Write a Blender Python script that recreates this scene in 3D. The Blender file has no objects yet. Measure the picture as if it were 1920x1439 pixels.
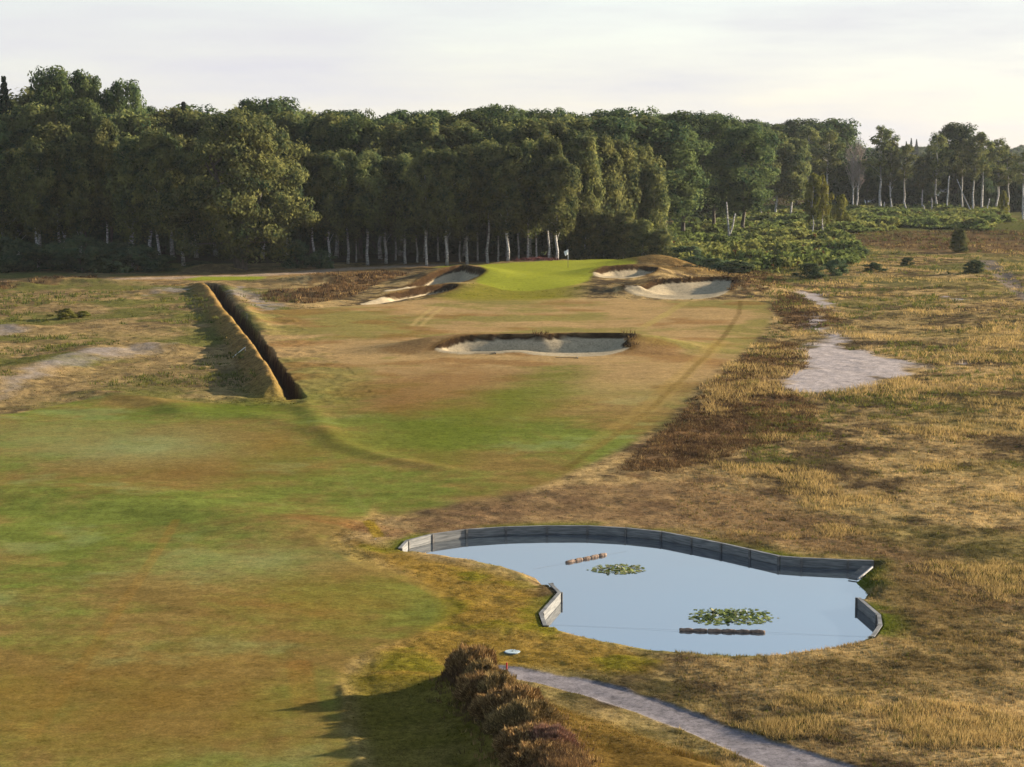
import bpy, math, random
import numpy as np
from mathutils import Vector, Matrix

random.seed(7)
RNG = np.random.default_rng(7)
scene = bpy.context.scene
COL = scene.collection
R = math.radians

# ------------------------------------------------------------------ camera
CAM_H = 15.0
F_PX = 3700.0                      # focal length in photo pixels (1920 wide)
HORIZON = 290.0
PITCH = math.atan((719.5 - HORIZON) / F_PX)
cam_d = bpy.data.cameras.new('camera')
cam_d.sensor_fit = 'HORIZONTAL'
cam_d.sensor_width = 36.0
cam_d.lens = F_PX / 1920.0 * 36.0
cam_d.clip_start = 0.5
cam_d.clip_end = 20000.0
cam = bpy.data.objects.new('camera', cam_d)
COL.objects.link(cam)
cam.location = (0, 0, CAM_H)
cam.rotation_euler = (math.pi / 2 - PITCH, 0, 0)
scene.camera = cam

# ------------------------------------------------------------------ sky, sun, exposure
SUN_AZ = R(66.0)                   # from +Y (view direction) towards +X (right)
SUN_EL = R(13.5)
world = bpy.data.worlds.new('World')
scene.world = world
world.use_nodes = True
wn = world.node_tree
wn.nodes.clear()
w_out = wn.nodes.new('ShaderNodeOutputWorld')
w_bg = wn.nodes.new('ShaderNodeBackground')
w_sky = wn.nodes.new('ShaderNodeTexSky')
w_sky.sky_type = 'NISHITA'
w_sky.sun_disc = False
w_sky.sun_elevation = SUN_EL
w_sky.sun_rotation = SUN_AZ
w_sky.altitude = 50
w_sky.air_density = 1.0
w_sky.dust_density = 0.7
w_sky.ozone_density = 1.2
w_bg.inputs['Strength'].default_value = 0.08
# thin high cloud veil, laid over the sky by direction
w_co = wn.nodes.new('ShaderNodeTexCoord')
w_map = wn.nodes.new('ShaderNodeMapping')
w_map.inputs['Scale'].default_value = (2.2, 2.2, 16.0)
w_map.inputs['Rotation'].default_value = (R(6), R(-4), 0)
w_no = wn.nodes.new('ShaderNodeTexNoise')
w_no.inputs['Scale'].default_value = 2.6
w_no.inputs['Detail'].default_value = 7
w_no.inputs['Roughness'].default_value = 0.58
w_rm = wn.nodes.new('ShaderNodeMapRange')
w_rm.inputs['From Min'].default_value = 0.36
w_rm.inputs['From Max'].default_value = 0.72
w_rm.inputs['To Min'].default_value = 0.80
w_rm.inputs['To Max'].default_value = 1.12
w_mix = wn.nodes.new('ShaderNodeMix')
w_mix.data_type = 'RGBA'
w_mix.inputs[7].default_value = (2.78, 2.76, 2.92, 1)      # sunlit high haze
w_sep = wn.nodes.new('ShaderNodeSeparateXYZ')
w_el = wn.nodes.new('ShaderNodeMapRange')                 # the veil thins towards the zenith
w_el.interpolation_type = 'SMOOTHSTEP'
w_el.inputs['From Min'].default_value = 0.0
w_el.inputs['From Max'].default_value = 0.40
w_el.inputs['To Min'].default_value = 0.92
w_el.inputs['To Max'].default_value = 0.10
w_mul = wn.nodes.new('ShaderNodeMath')
w_mul.operation = 'MULTIPLY'
w_mul.use_clamp = True
wn.links.new(w_co.outputs['Generated'], w_map.inputs['Vector'])
wn.links.new(w_map.outputs['Vector'], w_no.inputs['Vector'])
wn.links.new(w_no.outputs['Fac'], w_rm.inputs['Value'])
wn.links.new(w_co.outputs['Generated'], w_sep.inputs[0])
wn.links.new(w_sep.outputs['Z'], w_el.inputs['Value'])
wn.links.new(w_rm.outputs['Result'], w_mul.inputs[0])
wn.links.new(w_el.outputs['Result'], w_mul.inputs[1])
wn.links.new(w_mul.outputs[0], w_mix.inputs[0])
wn.links.new(w_sky.outputs['Color'], w_mix.inputs[6])
wn.links.new(w_mix.outputs[2], w_bg.inputs['Color'])
wn.links.new(w_bg.outputs['Background'], w_out.inputs['Surface'])

sun_d = bpy.data.lights.new('sun', 'SUN')
sun_d.energy = 5.0
sun_d.angle = R(0.6)
sun_d.color = (1.0, 0.87, 0.69)
sun = bpy.data.objects.new('sun', sun_d)
COL.objects.link(sun)
to_sun = Vector((math.sin(SUN_AZ) * math.cos(SUN_EL), math.cos(SUN_AZ) * math.cos(SUN_EL), math.sin(SUN_EL)))
sun.rotation_euler = to_sun.to_track_quat('Z', 'Y').to_euler()
sun.location = (200, 100, 100)

vs = scene.view_settings
vs.view_transform = 'Standard'
vs.look = 'None'
vs.gamma = 1.0
vs.use_curve_mapping = False
vs.exposure = 1.8
scene.render.engine = 'CYCLES'

# ------------------------------------------------------------------ helpers
CP, SP = math.cos(PITCH), math.sin(PITCH)
def G(px, py, h=0.0):
    """photo pixel -> ground point at height h"""
    a, b = (px - 960.0), (py - 719.5)
    dy = F_PX * CP - b * SP
    dz = -F_PX * SP - b * CP
    t = (h - CAM_H) / dz
    return (a * t, dy * t)
def GP(pts, h=0.0):
    return np.array([G(p[0], p[1], p[2] if len(p) > 2 else h) for p in pts])
def at(px, d, h=None, py=None):
    """x at distance d for pixel column px (near the horizon band)"""
    return (px - 960.0) / F_PX * d / 1.0
def ztop(py, d):
    return CAM_H - (py - HORIZON) * d / F_PX

def smooth(a, b, x):
    t = np.clip((x - a) / (b - a), 0, 1)
    return t * t * (3 - 2 * t)

def _hash(ix, iy, seed):
    n = (ix.astype(np.int64) * 374761393 + iy.astype(np.int64) * 668265263 + seed * 974634533) & 0xffffffff
    n = ((n ^ (n >> 13)) * 1274126177) & 0xffffffff
    n = n ^ (n >> 16)
    return (n & 0xffff) / 65535.0
def vnoise(x, y, seed=0):
    x = np.asarray(x, float); y = np.asarray(y, float)
    ix, iy = np.floor(x), np.floor(y)
    fx, fy = x - ix, y - iy
    ux, uy = fx * fx * fx * (fx * (fx * 6 - 15) + 10), fy * fy * fy * (fy * (fy * 6 - 15) + 10)
    a = _hash(ix, iy, seed); b = _hash(ix + 1, iy, seed)
    c = _hash(ix, iy + 1, seed); d = _hash(ix + 1, iy + 1, seed)
    return a + (b - a) * ux + (c - a) * uy + (a - b - c + d) * ux * uy
def fbm(x, y, size, octv=4, seed=0, rough=0.5):
    """0..1 noise with features about `size` metres"""
    s = 0; amp = 1; tot = 0; fr = 1.0 / size
    for o in range(octv):
        c, sn = math.cos(o * 1.1 + seed), math.sin(o * 1.1 + seed)
        s = s + amp * vnoise((x * c - y * sn) * fr + 17.3 * o, (x * sn + y * c) * fr - 9.1 * o, seed + o)
        tot += amp; amp *= rough; fr *= 2.03
    return s / tot

def sd_poly(x, y, P, margin=30.0):
    """signed distance (negative inside); +margin outside the padded box"""
    out = np.full(x.shape, margin, float)
    m = (x > P[:, 0].min() - margin) & (x < P[:, 0].max() + margin) & (y > P[:, 1].min() - margin) & (y < P[:, 1].max() + margin)
    if not m.any():
        return out
    X, Y = x[m], y[m]
    d2 = np.full(X.shape, 1e18); ins = np.zeros(X.shape, bool)
    n = len(P)
    for i in range(n):
        ax, ay = P[i]; bx, by = P[(i + 1) % n]
        ex, ey = bx - ax, by - ay
        t = np.clip(((X - ax) * ex + (Y - ay) * ey) / max(ex * ex + ey * ey, 1e-12), 0, 1)
        d2 = np.minimum(d2, (X - ax - t * ex) ** 2 + (Y - ay - t * ey) ** 2)
        c = ((ay > Y) != (by > Y))
        if abs(by - ay) > 1e-12:
            c &= X < (bx - ax) * (Y - ay) / (by - ay) + ax
            ins ^= c
    d = np.sqrt(d2); d[ins] *= -1
    out[m] = np.minimum(d, margin)
    return out
def pl_dist(x, y, P, margin=20.0):
    """distance to polyline, signed side (right of travel +), and arc position 0..1"""
    D = np.full(x.shape, margin, float); S = np.full(x.shape, margin, float); T = np.zeros(x.shape)
    m = (x > P[:, 0].min() - margin) & (x < P[:, 0].max() + margin) & (y > P[:, 1].min() - margin) & (y < P[:, 1].max() + margin)
    if not m.any():
        return D, S, T
    X, Y = x[m], y[m]
    seg = np.hypot(*np.diff(P, axis=0).T); cum = np.concatenate([[0], np.cumsum(seg)]); L = cum[-1]
    bd = np.full(X.shape, 1e9); bs = np.zeros(X.shape); bt = np.zeros(X.shape)
    for i in range(len(P) - 1):
        ax, ay = P[i]; ex, ey = P[i + 1] - P[i]
        t = ((X - ax) * ex + (Y - ay) * ey) / seg[i] ** 2
        tc = np.clip(t, 0, 1)
        d = np.hypot(X - ax - tc * ex, Y - ay - tc * ey)
        side = (X - ax) * ey - (Y - ay) * ex
        k = d < bd
        bd[k] = d[k]; bs[k] = np.sign(side[k]) * d[k]; bt[k] = ((cum[i] + tc * seg[i]) / L)[k]
    D[m] = bd; S[m] = bs; T[m] = bt
    return D, S, T
def chaikin(P, n=2, closed=True):
    P = np.asarray(P, float)
    for _ in range(n):
        if closed:
            Q = np.roll(P, -1, axis=0)
            P = np.stack([P * .75 + Q * .25, P * .25 + Q * .75], 1).reshape(-1, 2)
        else:
            A, B = P[:-1], P[1:]
            M = np.stack([A * .75 + B * .25, A * .25 + B * .75], 1).reshape(-1, 2)
            P = np.concatenate([P[:1], M, P[-1:]])
    return P
def lin(r, g, b, k=1.0):
    f = lambda c: (c / 255 / 12.92 if c <= 10.3 else ((c / 255 + 0.055) / 1.055) ** 2.4)
    return np.array([f(r) * k, f(g) * k, f(b) * k])

def tag(o, label=None, cat=None, group=None, kind=None):
    if label: o['label'] = label
    if cat: o['category'] = cat
    if group: o['group'] = group
    if kind: o['kind'] = kind
    return o
def empty(name, loc, rz=0.0, sc=1.0):
    o = bpy.data.objects.new(name, None)
    o.empty_display_size = 0.3
    COL.objects.link(o); o.location = loc; o.rotation_euler = (0, 0, rz)
    o.scale = (sc, sc, sc) if not hasattr(sc, '__len__') else sc
    return o
def mesh_np(name, V, Fc, k=4, cols=None, smooth_sh=False, attrs=None):
    """mesh from numpy: V (n,3), Fc (m,k) faces"""
    V = np.ascontiguousarray(V, dtype=np.float32); Fc = np.ascontiguousarray(Fc, dtype=np.int32)
    me = bpy.data.meshes.new(name)
    me.vertices.add(len(V)); me.vertices.foreach_set('co', V.ravel())
    m = len(Fc); k = Fc.shape[1]
    me.loops.add(m * k); me.loops.foreach_set('vertex_index', Fc.ravel())
    me.polygons.add(m)
    me.polygons.foreach_set('loop_start', np.arange(0, m * k, k, dtype=np.int32))
    me.polygons.foreach_set('loop_total', np.full(m, k, dtype=np.int32))
    if smooth_sh:
        me.polygons.foreach_set('use_smooth', np.ones(m, dtype=bool))
    if cols is not None:
        a = me.color_attributes.new('Col', 'FLOAT_COLOR', 'POINT')
        c = np.ones((len(V), 4), np.float32); c[:, :3] = cols
        a.data.foreach_set('color', c.ravel())
    for nm, arr in (attrs or {}).items():
        a = me.attributes.new(nm, 'FLOAT', 'POINT')
        a.data.foreach_set('value', np.ascontiguousarray(arr, dtype=np.float32))
    me.update(calc_edges=True)
    me.validate()
    return me
def link(name, me, mat=None, parent=None):
    o = bpy.data.objects.new(name, me)
    COL.objects.link(o)
    if mat is not None and not me.materials:
        me.materials.append(mat)
    if parent is not None:
        o.parent = parent
    return o

class MB:
    """collects simple solids into one mesh"""
    def __init__(s): s.v = []; s.f = []
    def add(s, V, Fs):
        n = len(s.v); s.v += [tuple(p) for p in V]; s.f += [tuple(i + n for i in q) for q in Fs]
    def box(s, c, d, rz=0.0, M=None):
        x, y, z = d[0] / 2, d[1] / 2, d[2] / 2
        V = [(a * x, b * y, e * z) for a in (-1, 1) for b in (-1, 1) for e in (-1, 1)]
        cs, sn = math.cos(rz), math.sin(rz)
        V = [(p[0] * cs - p[1] * sn + c[0], p[0] * sn + p[1] * cs + c[1], p[2] + c[2]) for p in V]
        if M: V = [tuple(M @ Vector(p)) for p in V]
        s.add(V, [(0, 1, 3, 2), (4, 6, 7, 5), (0, 4, 5, 1), (2, 3, 7, 6), (0, 2, 6, 4), (1, 5, 7, 3)])
    def tube(s, pts, rad, n=7, cap=True):
        pts = [Vector(p) for p in pts]
        if not hasattr(rad, '__len__'): rad = [rad] * len(pts)
        base = len(s.v)
        for i, p in enumerate(pts):
            d = (pts[min(i + 1, len(pts) - 1)] - pts[max(i - 1, 0)])
            d = d.normalized() if d.length > 1e-9 else Vector((0, 0, 1))
            a = d.cross(Vector((0.31, 0.95, 0.07))); 
            a = a.normalized(); b = d.cross(a)
            for k in range(n):
                an = 2 * math.pi * k / n
                s.v.append(tuple(p + (a * math.cos(an) + b * math.sin(an)) * rad[i]))
        for i in range(len(pts) - 1):
            for k in range(n):
                k2 = (k + 1) % n
                s.f.append((base + i * n + k, base + i * n + k2, base + (i + 1) * n + k2, base + (i + 1) * n + k))
        if cap:
            s.f.append(tuple(base + k for k in reversed(range(n))))
            s.f.append(tuple(base + (len(pts) - 1) * n + k for k in range(n)))
    def mesh(s, name, sm=False):
        me = bpy.data.meshes.new(name); me.from_pydata(s.v, [], s.f); me.update()
        if sm: me.polygons.foreach_set('use_smooth', np.ones(len(me.polygons), dtype=bool))
        return me
    def build(s, name, mat, parent=None, sm=False):
        return link(name, s.mesh(name, sm), mat, parent)

# ------------------------------------------------------------------ materials
def new_mat(name):
    m = bpy.data.materials.new(name); m.use_nodes = True
    nt = m.node_tree; b = nt.nodes['Principled BSDF']
    b.inputs['Specular IOR Level'].default_value = 0.2
    return m, nt, b
def noise_mat(name, c1, c2, scale=6.0, rough=0.9, bump=0.3, dist=0.02, stretch=(1, 1, 1), detail=5, spec=0.2):
    m, nt, b = new_mat(name)
    co = nt.nodes.new('ShaderNodeTexCoord'); mp = nt.nodes.new('ShaderNodeMapping')
    mp.inputs['Scale'].default_value = stretch
    no = nt.nodes.new('ShaderNodeTexNoise'); no.inputs['Scale'].default_value = scale; no.inputs['Detail'].default_value = detail
    rp = nt.nodes.new('ShaderNodeValToRGB')
    rp.color_ramp.elements[0].position = 0.32; rp.color_ramp.elements[0].color = (*c1, 1)
    rp.color_ramp.elements[1].position = 0.70; rp.color_ramp.elements[1].color = (*c2, 1)
    nt.links.new(co.outputs['Object'], mp.inputs['Vector']); nt.links.new(mp.outputs['Vector'], no.inputs['Vector'])
    nt.links.new(no.outputs['Fac'], rp.inputs['Fac']); nt.links.new(rp.outputs['Color'], b.inputs['Base Color'])
    b.inputs['Roughness'].default_value = rough
    b.inputs['Specular IOR Level'].default_value = spec
    if bump:
        bp = nt.nodes.new('ShaderNodeBump'); bp.inputs['Strength'].default_value = bump; bp.inputs['Distance'].default_value = dist
        nt.links.new(no.outputs['Fac'], bp.inputs['Height']); nt.links.new(bp.outputs['Normal'], b.inputs['Normal'])
    return m
def leaf_mat(name, base, tip, trans=0.35, vary=0.25, scale=0.45):
    """foliage: colour varies by clump and by plant, some light passes through"""
    m = bpy.data.materials.new(name); m.use_nodes = True
    nt = m.node_tree; nt.nodes.clear()
    out = nt.nodes.new('ShaderNodeOutputMaterial')
    df = nt.nodes.new('ShaderNodeBsdfDiffuse'); tr = nt.nodes.new('ShaderNodeBsdfTranslucent')
    mx = nt.nodes.new('ShaderNodeMixShader'); mx.inputs[0].default_value = trans
    co = nt.nodes.new('ShaderNodeTexCoord'); no = nt.nodes.new('ShaderNodeTexNoise')
    no.inputs['Scale'].default_value = scale; no.inputs['Detail'].default_value = 6; no.inputs['Roughness'].default_value = 0.7
    rp = nt.nodes.new('ShaderNodeValToRGB')
    rp.color_ramp.elements[0].position = 0.40; rp.color_ramp.elements[0].color = (*base, 1)
    rp.color_ramp.elements[1].position = 0.66; rp.color_ramp.elements[1].color = (*tip, 1)
    oi = nt.nodes.new('ShaderNodeObjectInfo')
    hs = nt.nodes.new('ShaderNodeHueSaturation')
    mr = nt.nodes.new('ShaderNodeMapRange'); mr.inputs['To Min'].default_value = 1 - vary; mr.inputs['To Max'].default_value = 1 + vary
    mh = nt.nodes.new('ShaderNodeMapRange'); mh.inputs['To Min'].default_value = 0.485; mh.inputs['To Max'].default_value = 0.512
    nt.links.new(oi.outputs['Random'], mr.inputs['Value']); nt.links.new(oi.outputs['Random'], mh.inputs['Value'])
    nt.links.new(co.outputs['Object'], no.inputs['Vector']); nt.links.new(no.outputs['Fac'], rp.inputs['Fac'])
    nt.links.new(rp.outputs['Color'], hs.inputs['Color'])
    nt.links.new(mr.outputs['Result'], hs.inputs['Value']); nt.links.new(mh.outputs['Result'], hs.inputs['Hue'])
    nt.links.new(hs.outputs['Color'], df.inputs['Color']); nt.links.new(hs.outputs['Color'], tr.inputs['Color'])
    nt.links.new(df.outputs[0], mx.inputs[1]); nt.links.new(tr.outputs[0], mx.inputs[2])
    nt.links.new(mx.outputs[0], out.inputs['Surface'])
    return m
def tuft_mat(name, trans=0.3):
    """grass and heather: colour stored per plant"""
    m = bpy.data.materials.new(name); m.use_nodes = True
    nt = m.node_tree; nt.nodes.clear()
    out = nt.nodes.new('ShaderNodeOutputMaterial')
    df = nt.nodes.new('ShaderNodeBsdfDiffuse'); tr = nt.nodes.new('ShaderNodeBsdfTranslucent')
    mx = nt.nodes.new('ShaderNodeMixShader'); mx.inputs[0].default_value = trans
    at_ = nt.nodes.new('ShaderNodeAttribute'); at_.attribute_name = 'Col'
    nt.links.new(at_.outputs['Color'], df.inputs['Color']); nt.links.new(at_.outputs['Color'], tr.inputs['Color'])
    nt.links.new(df.outputs[0], mx.inputs[1]); nt.links.new(tr.outputs[0], mx.inputs[2])
    nt.links.new(mx.outputs[0], out.inputs['Surface'])
    return m
# ------------------------------------------------------------------ layout of the place (read off the photograph as ground points)
WATER_Z = -0.31
W_BACK = GP([(746, 1030), (760, 1015), (807, 1003), (872, 994), (947, 989), (1025, 987), (1102, 987), (1175, 991), (1243, 998),
             (1301, 1009), (1357, 1020), (1411, 1032), (1464, 1044), (1504, 1047), (1590, 1051), (1636, 1052)])
S_RIGHT = GP([(1607, 1094), (1629, 1114)], WATER_Z)
W_RIGHT = GP([(1614, 1123), (1652, 1155), (1655, 1174), (1640, 1196)])
S_FRONT = chaikin(GP([(1646, 1196, 0), (1618, 1208), (1560, 1222), (1480, 1234), (1420, 1238), (1340, 1237), (1240, 1230), (1120, 1207), (1060, 1190), (1028, 1182), (1018, 1175, 0)][1:-1], WATER_Z), 1, False)
W_LEFT = GP([(1018, 1175), (1010, 1152), (1045, 1113), (1028, 1096)])
S_LEFT = chaikin(GP([(1004, 1086), (960, 1072), (900, 1060), (840, 1050), (800, 1045), (775, 1041)], WATER_Z), 1, False)
POND = np.concatenate([W_BACK, S_RIGHT, W_RIGHT, S_FRONT, W_LEFT, S_LEFT])
SHORES = [np.concatenate([W_BACK[-1:], S_RIGHT, W_RIGHT[:1]]), np.concatenate([W_RIGHT[-1:], S_FRONT, W_LEFT[:1]]), np.concatenate([W_LEFT[-1:], S_LEFT, W_BACK[:1]])]
WALLS = [W_BACK, W_RIGHT, W_LEFT]

class Bunker:
    def __init__(s, px, h0, hb, lip, fall=5.0, gentle=2.4, bowl=.5, reach=2.6):
        s.bowl = bowl; s.reach = reach
        ys = [p[1] for p in px]; y0, y1 = max(ys), min(ys)
        P = np.array([G(p[0], p[1], h0 + hb * ((y0 - p[1]) / (y0 - y1)) ** 1.3) for p in px])
        s.P = chaikin(P, 2); s.hb = hb; s.lip = lip; s.fall = fall; s.gentle = gentle
        s.ya, s.yb = s.P[:, 1].min(), s.P[:, 1].max()
    def parts(s, x, y):
        sd = sd_poly(x, y, s.P, 26)
        sd = sd + 0.25 * (fbm(x, y, 1.3, 2, 91) - .5) * (sd < 3)
        t = np.clip((y - s.ya) / (s.yb - s.ya), 0, 1)
        return sd, t
    def dz(s, x, y):
        sd, t = s.parts(x, y)
        beyond = np.clip((y - s.yb) / (s.fall * 2.2), 0, 1)
        M = s.hb * smooth(0.05, 1.0, t) * np.exp(-(np.clip(sd, 0, 99) / s.fall) ** 2) * (1 - .2 * smooth(0, 1, beyond))
        k = smooth(0.30, 0.6, t)
        width = s.gentle * (1 - k) + 0.34 * k
        dip = s.lip * (0.35 + .35 * k) * smooth(0, 1, -sd / width) + s.bowl * k * smooth(.2, s.reach, -sd)
        return M - dip
BUNKERS = [
    Bunker([(812, 656), (850, 641), (905, 634), (985, 632), (1020, 634), (1050, 628), (1110, 626), (1190, 627), (1188, 640), (1172, 648), (1190, 654), (1150, 667), (1085, 672), (1010, 668), (968, 661), (930, 665), (870, 666), (822, 662)], 0, 1.15, .5, 5.0, 2.4, .95, 2.5),
    Bunker([(1158, 546), (1195, 547), (1228, 532), (1262, 530), (1300, 526), (1335, 521), (1376, 522), (1384, 536), (1352, 558), (1290, 564), (1230, 560), (1180, 552)], 0.0, 1.4, .6, 5.0, 2.4, .7, 3.2),
    Bunker([(1106, 519), (1130, 510), (1170, 505), (1215, 501), (1238, 504), (1218, 517), (1170, 524), (1128, 525)], .7, .9, .7, 3.5, 1.6, .95, 1.6),
    Bunker([(764, 532), (800, 520), (832, 511), (877, 506), (884, 514), (905, 516), (910, 523), (880, 531), (825, 539), (760, 549), (712, 552), (735, 541)], .35, .85, 1.0, 4, 1.8, .9, 1.7),
    Bunker([(668, 571), (721, 555), (790, 541), (849, 534), (862, 540), (824, 552), (772, 559), (725, 568), (687, 572)], .1, .75, .95, 4, 1.6, .8, 1.5),
]
DITCH = GP([(340, 534), (372, 533), (394, 534), (412, 556), (434, 590), (467, 623), (500, 667), (533, 710), (552, 744)])
BERM = chaikin(GP([(880, 1292), (915, 1320), (945, 1355), (985, 1395), (1010, 1440), (1050, 1500)]), 1, False)
BERM_PLATEAU = GP([(935, 1300), (1000, 1308), (1070, 1332), (1240, 1392), (1360, 1436), (1480, 1490), (1600, 1580), (1100, 1600), (1030, 1480), (960, 1360)])
GRAVEL = chaikin(GP([(905, 1243), (960, 1246), (1040, 1258), (1140, 1280), (1250, 1318), (1400, 1374), (1520, 1410), (1640, 1445), (1760, 1490), (1560, 1490),
                     (1500, 1470), (1380, 1412), (1262, 1364), (1140, 1318), (1045, 1289), (955, 1272), (910, 1262)]), 1)
# (pixel polyline, height, half width)
RIDGES = [
    (GP([(566, 752), (600, 800), (640, 833), (720, 858), (825, 877)]), .11, .8),
    (GP([(170, 737), (260, 745), (330, 763), (350, 777)]), .22, 1.5),
    (GP([(430, 772), (520, 790), (600, 812)]), .08, 1.4),
    (GP([(-60, 925), (110, 930), (330, 950), (520, 985)]), .22, 3.0),
    (GP([(641, 1285), (648, 1340), (668, 1400), (690, 1470)]), .045, .16),
    (GP([(-40, 730), (80, 690), (210, 655), (310, 655)]), .55, 3.0),
    (GP([(1850, 500), (1880, 520), (1930, 550)]), -.25, 1.2),
]
def mound(px, py, d, sx, sy):
    return (at(px, d), d, ztop(py, d), sx, sy)
MOUNDS = [mound(1228, 477, 254, 5.6, 4.0), mound(1185, 494, 244, 3.6, 2.2), mound(1280, 499, 242, 5.0, 3.5), mound(1010, 485, 264, 4.8, 3.0),
          mound(1140, 485, 266, 5.0, 2.5), mound(1188, 543, 211, 2.2, 1.0), mound(300, 543, 214, 4, 2.0), mound(610, 512, 232, 6, 2.6),
          mound(570, 545, 211, 5, 2.0), mound(690, 515, 236, 4, 2.0), mound(130, 519, 232, 7, 1.8), mound(20, 527, 226, 4, 1.5),
          mound(395, 493, 256, 3.6, 2.0), mound(20, 606, 170, 4, 2.5), mound(270, 655, 152, 3.5, 2)]
HEATHER = [chaikin(GP(p), 1) for p in (
    [(1135, 895), (1200, 840), (1285, 772), (1340, 715), (1400, 668), (1455, 640), (1512, 648), (1500, 700), (1450, 722), (1535, 760), (1535, 800), (1480, 822), (1335, 850), (1310, 885)],
    [(1450, 556), (1500, 552), (1530, 575), (1580, 600), (1570, 618), (1455, 612)],
    [(1230, 522), (1330, 512), (1430, 505), (1480, 530), (1440, 556), (1385, 556), (1385, 520)],
    [(1560, 448), (1640, 442), (1900, 440), (1990, 446), (1990, 480), (1800, 474), (1640, 470)],
)]
HEATH_LEFT = [chaikin(GP(p), 1) for p in (
    [(487, 560), (520, 548), (590, 540), (640, 528), (760, 514), (765, 522), (700, 536), (660, 560), (590, 572), (510, 570)],
    [(540, 522), (620, 512), (755, 508), (760, 518), (650, 530), (560, 532)],
    [(40, 533), (90, 524), (175, 516), (180, 524), (120, 533)], [(-10, 535), (30, 531), (32, 540), (-10, 544)],
)]
WHITE_SAND = [chaikin(GP(p), 2) for p in (
    [(1500, 650), (1545, 640), (1610, 656), (1690, 674), (1740, 690), (1715, 708), (1645, 724), (1550, 744), (1488, 740), (1442, 724), (1488, 700), (1504, 676)],
    [(1490, 545), (1535, 548), (1580, 578), (1545, 586), (1515, 572)],
    [(1520, 614), (1570, 615), (1565, 623), (1525, 622)],
    [(1765, 684), (1800, 678), (1830, 680), (1790, 690)], [(1500, 590), (1545, 588), (1560, 612), (1510, 616)],
    [(1560, 622), (1600, 632), (1570, 648), (1520, 648)], [(1760, 562), (1800, 558), (1815, 564), (1780, 570)],
)]
LEFT_TRACK = [chaikin(GP(p), 1) for p in (
    [(-20, 735), (50, 702), (130, 677), (215, 656), (290, 652), (312, 658), (240, 668), (150, 688), (70, 712), (-20, 752)],
    [(270, 548), (310, 540), (365, 543), (350, 553), (290, 556)], [(-20, 612), (30, 608), (45, 620), (10, 632), (-20, 632)],
    [(430, 542), (470, 540), (490, 565), (530, 580), (500, 592), (455, 570)],
)]
ROAD = chaikin(GP([(-60, 531), (60, 527), (230, 523), (330, 521), (520, 515), (640, 505), (780, 498), (900, 494)]), 1, False)
GREEN_C = (at(1030, 244), 244.0)

def plateau(x, y):
    r = np.hypot((x - GREEN_C[0] - .05 * (y - 244)) / 12.5, (y - 242) / 21.0)
    return 1.05 * (1 - smooth(0.72, 1.7, r))

def masks(x, y):
    """which kind of surface lies where"""
    wx = x + 0.9 * (fbm(x, y, 3.0, 3, 5) - .5); wy = y + 2.2 * (fbm(x, y, 3.0, 3, 6) - .5)
    m = {}
    fw = sd_poly(wx, wy, FAIRWAY, 30); ap = sd_poly(wx, wy, APPROACH, 30)
    m['fairway'] = fw; m['approach'] = ap
    return m
FAIRWAY = chaikin(GP([(-400, 800), (0, 782), (120, 752), (190, 742), (340, 748), (520, 762), (590, 752), (645, 815), (685, 900), (716, 958), (600, 1012), (640, 1040), (760, 1078),
                      (858, 1118), (862, 1150), (800, 1185), (700, 1215), (645, 1250), (640, 1330), (672, 1420), (720, 1520), (-700, 1520)]), 1)
APPROACH = chaikin(GP([(452, 580), (520, 588), (680, 575), (860, 560), (1100, 560), (1300, 566), (1440, 562), (1452, 600), (1400, 655), (1330, 710), (1275, 765), (1180, 835), (1090, 880),
                       (980, 925), (800, 955), (720, 975), (680, 930), (620, 815), (570, 752), (520, 690), (485, 625)]), 1)

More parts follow.
